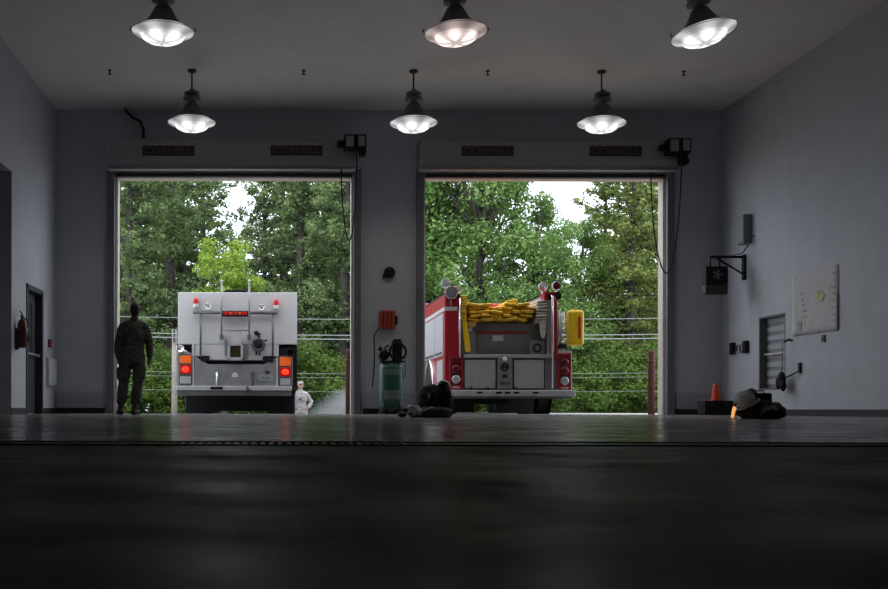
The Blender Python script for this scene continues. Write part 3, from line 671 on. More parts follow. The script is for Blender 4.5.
# turnout gear pile, right
Yp = 9.9; px_ = lambda p: WX(p, Yp); pz_ = lambda p: max(0, WZ(p, Yp))
M_turn = mat('turnout_cloth', (0.035, 0.035, 0.036), 0.8, var=0.6, scale=12)
gp = thing('turnout_coat', 'heap of dark turnout gear on the floor by the right wall', 'clothing', (px_(760), Yp, 0))
lumpy('coat_cloth', M_turn, gp, [((px_(757), Yp, 0.09), (0.17, 0.16, 0.09)), ((px_(768), Yp, 0.08), (0.16, 0.15, 0.085)), ((px_(748), Yp, 0.08), (0.12, 0.13, 0.08)), ((px_(777), Yp+0.02, 0.045), (0.09, 0.10, 0.045)), ((px_(762), Yp-0.10, 0.13), (0.06, 0.06, 0.06)), ((px_(774), Yp-0.04, 0.12), (0.05, 0.06, 0.06)), ((px_(748), Yp-0.12, 0.06), (0.05, 0.06, 0.06))], 3, vox=0.010, amp=0.035, sc=6)
MB().tube([(px_(752), Yp-0.14, 0.03), (px_(758), Yp-0.165, 0.10), (px_(766), Yp-0.155, 0.12), (px_(772), Yp-0.12, 0.08)], 0.02, 8, r2=0.006).build('reflective_band', mat('dull_reflective', (0.40, 0.40, 0.38), 0.5), gp)
gb = thing('gear_bag', 'upright black box bag standing in the gear heap by the right wall', 'bag', (px_(764), Yp+0.05, 0.10))
MB().box(px_(755), px_(771.5), Yp-0.02, Yp+0.16, 0.12, pz_(392)).build('bag_body', M_black, gb, 0.015, seg=2)
MB().tube([(px_(758), Yp+0.07, pz_(392.5)), (px_(760), Yp+0.07, pz_(389.5)), (px_(766), Yp+0.07, pz_(389.5)), (px_(768), Yp+0.07, pz_(392.5))], 0.008, 8).build('bag_handle', mat('handle_grey', (0.4, 0.4, 0.4), 0.5), gb)
hl = thing('white_helmet', 'white helmet lying tipped on the gear heap by the right wall', 'helmet', (px_(741), Yp-0.03, 0.15))
rt3 = Matrix.Rotation(R(-28), 3, 'Y')
mh = MB(); mh.ball((px_(743), Yp-0.05, 0.185), 0.095, 0.10, 0.085, 22, 14, rt3)
for q in range(3):
    mh.tube([Vector((px_(743), Yp-0.05, 0.185)) + rt3 @ Vector((0.098*math.cos(a), (q-1)*0.04, 0.090*math.sin(a))) for a in [R(15+15*z) for z in range(11)]], 0.007, 6)
mh.build('helmet_shell', mat('helmet_white', (0.85, 0.86, 0.90), 0.35, var=0.12, scale=20), hl)
mh = MB(); mh.tube([Vector((px_(743), Yp-0.05, 0.185)) + rt3 @ Vector((0.115*math.cos(2*PI*i/24), 0.12*math.sin(2*PI*i/24), -0.045)) for i in range(25)], 0.012, 6)
mh.build('helmet_brim', mat('brim', (0.5, 0.5, 0.52), 0.4), hl)
bc = thing('blue_cloth', 'navy blue cloth folded over the white helmet in the heap', 'cloth', (px_(750), Yp, 0.2))
lumpy('cloth_fold', mat('navy_cloth', (0.02, 0.035, 0.10), 0.8), bc, [((px_(750), Yp-0.02, 0.245), (0.06, 0.08, 0.06)), ((px_(753), Yp+0.03, 0.19), (0.055, 0.09, 0.09))], 5, vox=0.01, amp=0.015)
bt = thing('orange_stick', 'bright orange stick leaning on the gear heap by the right wall', 'light wand', (px_(732), Yp-0.12, 0))
a_, b_ = Vector((px_(720.5), Yp-0.26, 0.018)), Vector((px_(724.5), Yp-0.22, 0.115))
MB().tube([a_, a_.lerp(b_, 0.5), b_], [0.014, 0.017, 0.017], 10).build('emissive_tube', mat('amber_emissive', (0.9, 0.4, 0.1), 0.4, emit=(1.0, 0.45, 0.14), estr=0.9), bt)  # orange stick made bright amber by emission in its material
MB().tube([b_, b_ + (b_-a_)*0.35], 0.019, 10).build('stick_end', M_redfab, bt)
# gear bag, centre
Yq = 11.0; qx = lambda p: WX(p, Yq); qz = lambda p: max(0, WZ(p, Yq))
g2 = thing('duffel_bag', 'round black gear bag on the floor beside the air compressor', 'bag', (qx(434), Yq, 0))
lumpy('bag_cloth', M_turn, g2, [((qx(432), Yq, 0.20), (0.15, 0.16, 0.17)), ((qx(440), Yq+0.02, 0.17), (0.14, 0.15, 0.16)), ((qx(434), Yq, 0.08), (0.21, 0.18, 0.08)), ((qx(424), Yq-0.05, 0.14), (0.07, 0.10, 0.09)), ((qx(446), Yq-0.08, 0.20), (0.06, 0.08, 0.10)), ((qx(428), Yq-0.03, 0.31), (0.06, 0.08, 0.05))], 8, vox=0.010, amp=0.035, sc=5)
MB().tube([(qx(449.5), Yq-0.05, 0.05), (qx(452), Yq-0.06, 0.12), (qx(451), Yq-0.06, 0.20), (qx(447.5), Yq-0.05, 0.26)], 0.012, 8).build('bag_strap', mat('strap_grey', (0.12, 0.12, 0.13), 0.6), g2)
MB().ball((qx(426.8), Yq-0.165, 0.235), 0.016, 0.008, 0.03).build('bag_badge', mat('badge', (0.55, 0.55, 0.55), 0.5), g2)
h2 = thing('black_helmet', 'glossy black helmet resting on the black gear bag', 'helmet', (qx(444), Yq, 0.3))
MB().ball((qx(443.5), Yq, 0.345), 0.075, 0.09, 0.07, 20, 12, Matrix.Rotation(R(30), 3, 'Y')).build('helmet_shell', mat('gloss_black', (0.015, 0.015, 0.017), 0.12), h2)
MB().tube([(qx(437.5), Yq-0.07, 0.30), (qx(441), Yq-0.10, 0.32), (qx(446), Yq-0.09, 0.36)], 0.010, 8).build('helmet_brim', mat('gloss_black', (0.02,)*3, 0.12), h2)
h3 = thing('silver_trimmed_coat', 'crumpled coat with silver reflective bands spilling from the black bag', 'clothing', (qx(420), Yq-0.12, 0))
lumpy('coat_cloth', mat('coat_grey', (0.12, 0.12, 0.125), 0.8, var=0.5, scale=16), h3, [((qx(416), Yq-0.10, 0.055), (0.11, 0.10, 0.06)), ((qx(427), Yq-0.16, 0.06), (0.14, 0.08, 0.065)), ((qx(440), Yq-0.16, 0.055), (0.13, 0.08, 0.06)), ((qx(412), Yq-0.10, 0.10), (0.05, 0.07, 0.05))], 4, vox=0.012, amp=0.02)
mb_s = mat('silver_tape', (0.8, 0.81, 0.86), 0.45, 0.1, var=0.5, scale=30)
lumpy('silver_lining', mb_s, h3, [((qx(412), Yq-0.20, 0.095), (0.055, 0.04, 0.05)), ((qx(416), Yq-0.22, 0.06), (0.045, 0.04, 0.04)), ((qx(409), Yq-0.19, 0.11), (0.035, 0.03, 0.025))], 9, vox=0.008, amp=0.02, sc=9)
MB().tube([(qx(407), Yq-0.21, 0.09), (qx(411), Yq-0.25, 0.12), (qx(414), Yq-0.26, 0.10), (qx(416), Yq-0.27, 0.05)], [0.03,0.045,0.04,0.02], 8, r2=0.012).build('silver_band', mb_s, h3)
MB().tube([(qx(416), Yq-0.235, 0.05), (qx(421), Yq-0.255, 0.075), (qx(428), Yq-0.26, 0.11), (qx(432), Yq-0.255, 0.10)], [0.010, 0.016, 0.016, 0.01], 8, r2=0.006).build('silver_band', mb_s, h3)
MB().tube([(qx(410), Yq-0.20, 0.02), (qx(413), Yq-0.22, 0.035), (qx(417), Yq-0.23, 0.03)], 0.018, 8, r2=0.008).build('silver_band', mb_s, h3)
MB().ball((qx(402), Yq-0.02, 0.03), 0.05, 0.06, 0.03).build('coat_cuff', M_black, h3)

# ------------------------------------------------------------------ outside ground
def ground_z(x, y):
    s = min(max((x-1.5)/2.0, 0), 1); s = s*s*(3-2*s)
    a = 0.045*(1-s)
    z = 0
    if y > 18.6: z -= a*(min(y, 27.0)-18.6)
    if y > 27.0: 
        zt = -0.87-0.02*(y-29)
        z0 = -a*8.4
        t = min((y-27.0)/1.8, 1); z = z0*(1-t) + zt*t if y < 28.8 else zt
    if y < 18.6: z = 0
    return z - 0.004
xs = [-60,-40,-25,-15,-10,-7,-5,-4,-3,-2,-1,0,1,1.5,2,2.5,3,3.5,4,5,6,8,10,14,20,30,45,65]
ys = [18.22,18.6,20,22,24,26,27,27.6,28.2,28.8,30,33,37,42,50,60,80,110]
vs = [(x, y, ground_z(x, y)) for y in ys for x in xs]; fs = []
n = len(xs)
for j in range(len(ys)-1):
    for i in range(n-1): fs.append((j*n+i, j*n+i+1, (j+1)*n+i+1, (j+1)*n+i))
def ground_mat():
    m, nt, b = newmat('drive_and_verge')
    tc = nt.nodes.new('ShaderNodeTexCoord'); sp = nt.nodes.new('ShaderNodeSeparateXYZ'); nt.links.new(tc.outputs['Object'], sp.inputs[0])
    gt = nt.nodes.new('ShaderNodeMath'); gt.operation = 'GREATER_THAN'; gt.inputs[1].default_value = 33; nt.links.new(sp.outputs['Y'], gt.inputs[0])
    n_ = nt.nodes.new('ShaderNodeTexNoise'); n_.inputs['Scale'].default_value = 3; n_.inputs['Detail'].default_value = 6; nt.links.new(tc.outputs['Object'], n_.inputs['Vector'])
    c1 = nt.nodes.new('ShaderNodeValToRGB'); c1.color_ramp.elements[0].color = (0.20, 0.20, 0.19, 1); c1.color_ramp.elements[1].color = (0.34, 0.33, 0.31, 1); nt.links.new(n_.outputs['Fac'], c1.inputs['Fac'])
    c2 = nt.nodes.new('ShaderNodeValToRGB'); c2.color_ramp.elements[0].color = (0.03, 0.07, 0.015, 1); c2.color_ramp.elements[1].color = (0.09, 0.16, 0.03, 1); nt.links.new(n_.outputs['Fac'], c2.inputs['Fac'])
    mx = nt.nodes.new('ShaderNodeMix'); mx.data_type = 'RGBA'; nt.links.new(gt.outputs[0], mx.inputs['Factor']); nt.links.new(c1.outputs['Color'], mx.inputs['A']); nt.links.new(c2.outputs['Color'], mx.inputs['B'])
    nt.links.new(mx.outputs['Result'], b.inputs['Base Color']); b.inputs['Roughness'].default_value = 0.9
    return m
struct(MB().add(vs, fs, True).build('ground', ground_mat()))
for X, lab in ((WX(348.8, 19.2), 'dark red bollard outside, between the two door openings'), (WX(651.3, 19.2), 'dark red bollard outside, beside the right edge of the right opening')):
    bo = thing('bollard', lab, 'bollard', (X, 19.2, 0), group='bollards outside the doors')
    MB().lathe([(0,-0.05),(0.065,-0.05),(0.065,1.20),(0.055,1.235),(0.03,1.25),(0,1.252)], (X, 19.2, 0), n=18).build('post', M_bollard, bo)
    MB().lathe([(0.066,1.0),(0.0675,1.0),(0.0675,1.06),(0.066,1.06)], (X, 19.2, 0), n=18).build('band', mat('bollard_band', (0.12, 0.035, 0.025), 0.7), bo)

# ------------------------------------------------------------------ wheels shared
def wheel(parent, x, y, r, w, dual, side):
    """side -1 left, +1 right; x is the outer face"""
    for q in range(2 if dual else 1):
        xc = x - side*(w/2 + q*(w+0.03))
        m = MB().lathe([(r*0.55,-w/2+0.02),(r*0.80,-w/2),(r*0.94,-w/2+0.01),(r,-w/2+0.04),(r,w/2-0.04),(r*0.94,w/2-0.01),(r*0.80,w/2),(r*0.55,w/2-0.02)], (xc, y, r), 'x', 32)
        for a in range(28):
            an = 2*PI*a/28; cy, cz = y+math.cos(an)*r, r+math.sin(an)*r
            m.box(xc-w*0.42, xc+w*0.42, cy-0.02, cy+0.02, cz-0.012, cz+0.012, Matrix.Rotation(an+PI/2, 3, 'X'))
        ty = m.build('tyre', M_rubber, parent, local=True)
        MB().lathe([(0,-0.05),(0.08,-0.05),(0.10,-0.02),(r*0.5,0.03),(r*0.56,-w/2+0.02),(r*0.56,w/2-0.02),(r*0.5,w/2-0.05),(0,w/2-0.05)], (xc, y, r), 'x', 24).build('rim', M_alu_dull, ty, local=True)

# ------------------------------------------------------------------ white engine (left bay)
S1 = F/20.6
T1 = thing('fire_engine', 'white fire engine parked outside the left bay, seen from behind', 'fire engine', (WX(237, 20.6), 20.6, -0.095), (-math.atan(0.045), 0, 0), 'fire engines')
def lx(u): return (170+u/4.53-237)/S1
def lz(v): return (HZ-(280+v/4.53))/S1+CH+0.095
def LB(name, mt, u0, u1, v0, v1, y0, y1, bevel=0.0, parent=None, seg=1):
    return MB().box(lx(u0), lx(u1), y0, y1, lz(v0), lz(v1)).build(name, mt, parent or T1, bevel, local=True, seg=seg)
# main body
m = MB(); m.box(lx(33), lx(575), 0, 4.7, lz(290), lz(53)); m.box(lx(104), lx(492), 0.0, 4.7, lz(345), lz(290)); m.box(lx(177), lx(420), 0.0, 0.3, lz(362), lz(345))
m.build('body', M_white, T1, 0.012, local=True, seg=2)
m = MB(); m.box(lx(33), lx(104), 0.12, 4.7, lz(482), lz(290)); m.box(lx(492), lx(575), 0.12, 4.7, lz(482), lz(290)); m.box(lx(104), lx(492), 0.12, 4.7, lz(482), lz(345))
m.build('inner_body', M_black, T1, local=True)
m = MB(); m.box(lx(33), lx(104), 0.0, 0.10, lz(478), lz(330)); m.build('light_panel', M_alu_dull, T1, 0.006, local=True)
m = MB(); m.box(lx(494), lx(556), 0.0, 0.10, lz(478), lz(345)); m.build('light_panel', M_alu_dull, T1, 0.006, local=True)
LB('edge_strip', M_white, 98, 107, 290, 482, -0.02, 0.05); LB('edge_strip', M_white, 480, 489, 350, 486, -0.02, 0.05)
poly = [(112,345),(172,382),(425,382),(478,352),(480,484),(108,484)]
MB().prism_xz([(lx(u), lz(v)) for u, v in poly], -0.04, 0.0).build('rear_apron', M_alu_dull, T1, 0.004, local=True)
m = MB(); m.box(lx(30), lx(552), -0.14, 0.10, lz(502), lz(482)); m.build('tailboard', M_alu, T1, 0.008, local=True)
m = MB(); m.box(lx(32), lx(550), -0.10, 0.10, lz(524), lz(503)); m.build('tailboard_skirt', mat('skirt_metal', (0.16, 0.16, 0.16), 0.5, 0.5), T1, 0.008, local=True)
# chassis, cab (seen only from the side)
m = MB(); m.box(-0.45, -0.35, 0.1, 7.2, 0.62, 0.82); m.box(0.35, 0.45, 0.1, 7.2, 0.62, 0.82); m.box(-0.9, 0.9, 1.7, 1.9, 0.48, 0.60); m.box(-0.9, 0.9, 5.9, 6.1, 0.48, 0.60); m.box(-0.4,0.4,0.4,1.2,0.55,0.8)
m.build('chassis', M_black, T1, local=True)
MB().prism_yz([(4.8,0.55),(7.3,0.55),(7.35,1.3),(7.15,2.45),(6.9,2.55),(4.8,2.55)], lx(33), lx(575)).build('cab', M_white, T1, 0.03, local=True, seg=2)
m = MB(); m.prism_yz([(7.345,1.4),(7.36,1.4),(7.18,2.35),(7.165,2.35)], lx(60), lx(548)); m.build('windscreen', mat('dark_glass', (0.02, 0.025, 0.03), 0.05), T1, local=True)
for s, xx in ((-1, lx(33)), (1, lx(575))):
    wheel(T1, xx - s*0.02, 1.8, 0.50, 0.27, True, s); wheel(T1, xx - s*0.02, 6.0, 0.50, 0.28, False, s)
    MB().box(xx - s*0.06, xx - s*0.60, 1.12, 1.14, 0.12, 0.62).build('mud_flap', M_black, T1, local=True)
MB().box(lx(100), lx(490), 0.9, 0.95, 0.18, 0.66).build('underbody_shield', M_black, T1, local=True)
# rail frame
m = MB(); m.tube([(lx(103), -0.08, lz(147)), (lx(487), -0.08, lz(150))], 0.032, 10)
for u in (138, 465): m.tube([(lx(u), -0.08, lz(150)), (lx(u), -0.08, lz(345))], 0.022, 10); m.tube([(lx(u), -0.08, lz(335)), (lx(u), 0.02, lz(335))], 0.02, 8); m.tube([(lx(u), -0.08, lz(160)), (lx(u), 0.02, lz(160))], 0.02, 8)
m.build('grab_rail', mat('rail_steel', (0.12, 0.12, 0.125), 0.4, 0.6), T1, local=True)
lad = MB()
for u in (233, 358):
    lad.tube([(lx(u), -0.14, lz(262)), (lx(u), -0.14, lz(8)), ], 0.019, 10)
    lad.tube([(lx(u), -0.14, lz(255)), (lx(u), 0.02, lz(255))], 0.018, 8); lad.tube([(lx(u), -0.14, lz(75)), (lx(u), 0.02, lz(75))], 0.014, 8)
    lad.box(lx(u)-0.035, lx(u)+0.035, -0.17, 0.0, lz(268), lz(250))
lad.tube([(lx(233), -0.14, lz(231)), (lx(358), -0.14, lz(231))], 0.018, 8); lad.tube([(lx(275), -0.14, lz(231)), (lx(275), -0.14, lz(242))], 0.01, 6); lad.tube([(lx(318), -0.14, lz(231)), (lx(318), -0.14, lz(242))], 0.01, 6)
lo_ = lad.build('ladder', mat('ladder_steel', (0.24, 0.23, 0.23), 0.4, 0.6), T1, local=True)
MB().ball((lx(233), -0.14, lz(6)), 0.027).ball((lx(358), -0.14, lz(6)), 0.027).build('ladder_cap', M_white, lo_, local=True)
LB('roof_hatch', M_black, 245, 345, 36, 54, 0.1, 0.6, 0.01)
lb_ = LB('light_bar', M_black, 236, 354, 141, 165, -0.13, -0.03, 0.008)
for u in (253, 294, 337): LB('light_bar_lens', M_redlens, u-12, u+12, 146, 160, -0.145, -0.128, 0.004, parent=lb_)
LB('bar_lens_amber', M_amber, 270, 278, 147, 159, -0.140, -0.128, 0, parent=lb_); LB('bar_lens_amber', M_amber, 312, 320, 147, 159, -0.140, -0.128, 0, parent=lb_)
for u, v in ((115, 80), (480, 86)):
    b0 = MB().lathe([(0,0),(0.055,0),(0.06,0.01),(0.06,0.085),(0.05,0.095),(0,0.095)], (lx(u), -0.06, lz(v+47)), n=20).tube([(lx(u), -0.06, lz(v+62)), (lx(u), -0.06, lz(v+46))], 0.012, 8).build('beacon', M_white, T1, local=True)
    MB().lathe([(0.062,0.085),(0.062,0.10),(0.058,0.17),(0.045,0.205),(0.02,0.222),(0,0.225)], (lx(u), -0.06, lz(v+47)), n=20).build('beacon_lens', M_redlens, b0, local=True)
for u, v in ((172, 120), (414, 125)):
    b0 = MB().lathe([(0,-0.05),(0.040,-0.05),(0.052,-0.07),(0.064,-0.075),(0.066,-0.05),(0.05,0.0),(0,0.02)][::-1], (lx(u), -0.06, lz(v)), 'y', 22).tube([(lx(u), -0.06, lz(v+12)), (lx(u), -0.06, lz(v+28))], 0.01, 6).build('work_lamp', M_chrome, T1, local=True)
    MB().ball((lx(u), -0.115, lz(v)), 0.046, 0.012, 0.046).build('lamp_lens', M_clear, b0, local=True)
# square intake box
bx_ = MB().box(lx(262), lx(331), -0.16, -0.002, lz(300), lz(288)).box(lx(262), lx(331), -0.16, -0.002, lz(366), lz(354)).box(lx(262), lx(272), -0.16, -0.002, lz(366), lz(288)).box(lx(321), lx(331), -0.16, -0.002, lz(366), lz(288)).build('hose_chute', M_alu, T1, 0.004, local=True)
LB('dark_window', mat('amber_reflection', (0.07, 0.05, 0.02), 0.3), 271, 322, 299, 355, -0.08, -0.002, 0, parent=bx_)  # dark inner window with an amber reflection mixed into its colour
LB('side_bracket', M_alu_dull, 246, 256, 272, 345, -0.05, -0.002, 0.004); LB('side_bracket', M_alu_dull, 336, 350, 290, 365, -0.06, -0.002, 0.004)
# round suction inlet
iv = MB().lathe([(0,-0.10),(0.085,-0.10),(0.105,-0.13),(0.135,-0.13),(0.145,-0.10),(0.145,-0.04),(0.11,0.0),(0,0.0)][::-1], (lx(400), -0.002, lz(294)), 'y', 26).build('suction_inlet', mat('inlet_grey', (0.10, 0.10, 0.105), 0.35, 0.5), T1, local=True)
MB().ball((lx(402), -0.12, lz(294)), 0.075, 0.03, 0.075).build('inlet_cap', M_black, iv, local=True)
m = MB().ball((lx(392), -0.08, lz(242)), 0.055, 0.04, 0.05).tube([(lx(392), -0.08, lz(242)), (lx(405), -0.08, lz(262))], 0.025, 8).tube([(lx(380), -0.08, lz(236)), (lx(412), -0.10, lz(248))], 0.018, 8)
m.tube([(lx(425), -0.08, lz(275)), (lx(440), -0.10, lz(275))], 0.018, 8).tube([(lx(392), -0.06, lz(325)), (lx(390), -0.06, lz(340))], 0.02, 8).tube([(lx(405), -0.06, lz(325)), (lx(406), -0.06, lz(342))], 0.015, 8)
m.build('inlet_valve', M_black, iv, local=True)
# lamps each side
for (c0, c1, am, rd, wh) in ((44, 96, (343, 378), (386, 426), (438, 470)), (497, 547, (349, 389), (396, 437), (446, 476))):
    LB('lamp_cluster', mat('cluster_grey', (0.10, 0.10, 0.11), 0.4), c0-5, c1+5, am[0]-6, wh[1]+5, -0.03, 0.0, 0.006)
    LB('amber_lamp', M_amber, c0, c1, am[0], am[1], -0.05, -0.028, 0.012, seg=2)
    b0 = LB('tail_lamp', M_redlens, c0, c1, rd[0], rd[1], -0.05, -0.028, 0.012, seg=2)
    MB().ball((lx((c0+c1)/2), -0.05, lz((rd[0]+rd[1])/2)), 0.075, 0.018, 0.06).build('lit_bulb', M_taillight, b0, local=True)
    LB('reverse_lamp', M_clear, c0+2, c1-2, wh[0], wh[1], -0.045, -0.028, 0.01, seg=2)
MB().lathe([(0,-0.01),(0.055,-0.02),(0.075,-0.05),(0.085,-0.045),(0.075,0.03),(0.04,0.08),(0,0.09)][::-1], (lx(46), -0.02, lz(313)), 'y', 22).tube([(lx(46), 0.03, lz(313)), (lx(85), 0.06, lz(335))], 0.04, 10).build('side_lamp', M_chrome, T1, local=True)
MB().lathe([(0,-0.02),(0.06,-0.02),(0.065,-0.10),(0.085,-0.10),(0.085,0.1),(0,0.1)][::-1], (lx(545), 0.0, lz(328)), 'y', 22).box(lx(500), lx(545), 0.02, 0.1, lz(345), lz(305)).build('exhaust_pipe', M_black, T1, local=True)
LB('gap_shade', M_black, 140, 177, 345, 368, -0.05, 0.0); LB('gap_shade', M_black, 419, 468, 350, 372, -0.05, 0.0)  # shade of the gap above the apron, put in as black blocks
for u, v0, v1 in ((212, 418, 492), (375, 420, 500)):
    MB().tube([(lx(u), -0.08, lz(v0)), (lx(u+1), -0.10, lz((v0+v1)/2)), (lx(u), -0.12, lz(v1-6))], [0.025, 0.02, 0.016], 8).box(lx(u)-0.03, lx(u)+0.03, -0.10, -0.04, lz(v0+12), lz(v0)).build('tow_hook', M_chrome if u == 212 else M_steel_dark, T1, local=True)
LB('step_pad', M_black, 185, 240, 486, 499, -0.17, -0.10, 0.006)
MB().tube([(lx(350), -0.16, lz(485)), (lx(358), -0.17, lz(515))], 0.03, 8).build('trailer_plug', M_steel_dark, T1, local=True)
MB().prism_xz([(lx(u), lz(v)) for u, v in ((278,441),(281,428),(288,419),(300,419),(306,428),(309,441))], -0.046, -0.040).build('placard', mat('placard', (0.62, 0.58, 0.57), 0.5), T1, local=True)
pl = LB('licence_plate', mat('plate_grey', (0.36, 0.37, 0.40), 0.4, 0.3), 402, 466, 430, 459, -0.055, -0.040, 0.004)
for q in range(5): LB('plate_digit', mat('digit_dark', (0.15, 0.15, 0.17), 0.5), 411+q*10, 416+q*10, 438, 452, -0.058, -0.055, 0, parent=pl)
LB('plate_lamp', M_steel_dark, 430, 450, 412, 424, -0.07, -0.04, 0.006)
LB('panel_seam', mat('seam', (0.35, 0.35, 0.37), 0.5), 104, 492, 288, 291, -0.002, 0.002)

# ------------------------------------------------------------------ red engine (right bay)
S2 = F/19.0
T2 = thing('fire_engine', 'red fire engine with yellow hose parked outside the right bay', 'fire engine', (WX(508, 19.0), 19.0, -0.004), (0, 0, 0), 'fire engines')
def rx(u): return (410+u/3.568-508)/S2
def rz(v): return (HZ-(260+v/3.568))/S2+CH
def RB(name, mt, u0, u1, v0, v1, y0, y1, bevel=0.0, parent=None, seg=1):
    return MB().box(rx(u0), rx(u1), y0, y1, rz(v0), rz(v1)).build(name, mt, parent or T2, bevel, local=True, seg=seg)
XLr, XRr = rx(123), rx(575)
# left body side: box with roller lockers
m = MB(); m.box(XLr, rx(185), 0, 4.4, rz(460), rz(130)); m.build('left_locker_body', M_red, T2, 0.01, local=True)
m = MB(); m.box(rx(526), XRr, 0, 4.4, rz(460), rz(322)); m.build('right_locker_body', M_red, T2, 0.01, local=True)
m = MB(); m.box(rx(185), rx(526), 0.05, 4.4, rz(460), rz(335)); m.box(rx(198), rx(500), 0.30, 0.34, rz(340), rz(218)); m.box(rx(185), rx(200), 0.05, 4.4, rz(340), rz(218)); m.box(rx(198), rx(500), 0.32, 4.4, rz(232), rz(220))
m.build('rear_body', M_alu_dull, T2, 0.006, local=True)
m = MB(); m.box(rx(490), rx(516), 0, 4.4, rz(345), rz(118)); m.build('hose_bed_wall', mat('bed_wall', (0.30, 0.27, 0.27), 0.4, 0.3), T2, 0.008, local=True)
RB('red_edge', M_red, 514, 521, 135, 350, -0.02, 0.04, 0.004)
m = MB(); m.tube([(rx(176), -0.04, rz(345)), (rx(176), -0.04, rz(135))], 0.022, 10); m.build('grab_rail', M_chrome, T2, local=True)
m = MB(); m.tube([(rx(505), -0.06, rz(455)), (rx(505), -0.06, rz(130)), (rx(500), 0.0, rz(122))], 0.020, 10); m.build('grab_rail', M_chrome, T2, local=True)
m = MB(); m.tube([(rx(521), -0.06, rz(350)), (rx(521), -0.03, rz(150)), (rx(512), 0.0, rz(122))], 0.014, 10); m.build('grab_rail', M_red, T2, local=True)
RB('stripe', M_white, 122, 168, 165, 179, -0.006, 0.0)
MB().box(XLr-0.006, XLr, 0, 4.4, rz(179), rz(165)).build('stripe', M_white, T2, local=True)
# side lockers
for (y0, y1, v0, v1) in ((0.12, 1.15, 186, 338), (1.2, 2.5, 186, 338), (2.6, 4.3, 186, 338), (0.14, 0.85, 352, 445), (2.9, 4.3, 352, 445)):
    p = MB().box(XLr-0.02, XLr+0.01, y0, y1, rz(v1), rz(v0)).build('locker_door', mat('locker_white', (0.50, 0.50, 0.53), 0.4, 0.1, var=0.05), T2, 0.006, local=True)
    MB().box(XLr-0.035, XLr-0.02, y0+0.1, y1-0.1, rz(v1-9), rz(v1-14)).build('locker_handle', M_steel_dark, p, local=True)
    p = MB().box(XRr-0.01, XRr+0.02, y0, y1, rz(v1), max(rz(v0), 0) if v0 > 300 else rz(352)).build('locker_door', mat('locker_white', (0.50,)*3, 0.4), T2, 0.006, local=True) if v0 > 300 else None
# wheel arches
for xx, s in ((XLr, -1), (XRr, 1)):
    pts = [(xx+s*0.01, 1.95+0.62*math.cos(a), 0.50+0.62*math.sin(a)) for a in [R(q*15-15) for q in range(15)]]
    MB().tube(pts, 0.035, 8).build('wheel_arch', M_chrome, T2, local=True)
    m = MB().lathe([(0,0),(0.60,0),(0.60,0.012),(0,0.012)], (xx+(s*0.003 if s > 0 else -0.015), 1.95, 0.50), 'x', 30); m.build('wheel_well', M_black, T2, local=True)
    wheel(T2, xx, 1.95, 0.50, 0.27, True, s); wheel(T2, xx, 6.3, 0.50, 0.28, False, s)
RB('mud_flap', M_black, 150, 268, 488, 542, 1.1, 1.13); RB('mud_flap', mat('flap_grey', (0.035,0.035,0.035), 0.8), 352, 492, 488, 545, 1.1, 1.13)
m = MB(); m.box(-0.45,-0.35,0.1,7.4,0.60,0.8); m.box(0.35,0.45,0.1,7.4,0.60,0.8); m.box(-0.9,0.9,1.85,2.05,0.45,0.57); m.box(-0.9,0.9,6.2,6.4,0.45,0.57); m.box(-0.55,0.25,1.0,1.5,0.2,0.7)
m.build('chassis', M_black, T2, local=True)
MB().prism_yz([(4.6,0.5),(7.9,0.5),(7.95,1.3),(7.8,2.5),(7.6,2.62),(4.6,2.62)], XLr, XRr).build('cab', M_red, T2, 0.03, local=True, seg=2)
for s, xx in ((-1, XLr), (1, XRr)): MB().box(xx-0.005, xx+0.005, 5.0, 6.0, 1.5, 2.3).box(xx-0.005, xx+0.005, 6.5, 7.5, 1.5, 2.3).build('cab_window', mat('dark_glass', (0.02,)*3, 0.05), T2, local=True)
m = MB(); m.prism_yz([(7.90,1.5),(7.94,1.5),(7.84,2.4),(7.80,2.4)], XLr+0.12, XRr-0.12); m.build('windscreen', mat('dark_glass', (0.02,)*3, 0.05), T2, local=True)
# top rails going forward
MB().tube([(XLr+0.06, 0.0, rz(126)), (XLr+0.06, 4.4, rz(126))], 0.04, 8).box(XLr, rx(178), 0, 4.4, rz(131), rz(120)).build('top_rail', M_red, T2, local=True)
MB().tube([(XLr+0.10, 0.3, rz(112)), (XLr+0.10, 4.4, rz(108))], 0.05, 10).build('side_tube', M_black, T2, local=True)
# rear face details
RB('ledge', M_alu, 190, 505, 335, 347, -0.03, 0.4, 0.005)
for u0, u1 in ((193, 306), (369, 479)):
    p = RB('rear_door', M_plate, u0, u1, 352, 457, -0.01, 0.05, 0.004)
    m = MB()
    for v in (352, 457): m.box(rx(u0)-0.008, rx(u1)+0.008, -0.014, 0.0, rz(v)-0.008, rz(v)+0.008)
    for u in (u0, u1): m.box(rx(u)-0.008, rx(u)+0.008, -0.014, 0.0, rz(457), rz(352))
    m.build('door_gasket', M_black, p, local=True)
p = RB('centre_panel', M_alu_dull, 311, 364, 347, 458, -0.025, 0.05, 0.004)
MB().ball((rx(336), -0.05, rz(352)), 0.045).build('chrome_ball', mat('ball_white', (0.8, 0.8, 0.82), 0.2, 0.3), p, local=True)
MB().lathe([(0.045,0),(0.075,-0.012),(0.085,0.0),(0.045,0.0)], (rx(337), -0.027, rz(380)), 'y', 22).box(rx(327), rx(347), -0.04, -0.025, rz(384), rz(376)).build('round_badge', M_steel_dark, p, local=True)
MB().prism_xz([(rx(u), rz(v)) for u, v in ((326,402),(332,410),(337,401),(342,410),(348,402),(345,418),(329,418))], -0.034, -0.025).build('crest', M_steel_dark, p, local=True)
m = MB()
for q in range(3): m.lathe([(0.016,0),(0.026,-0.01),(0.030,0.0),(0.016,0)], (rx(324+q*13), -0.026, rz(437)), 'y', 14)
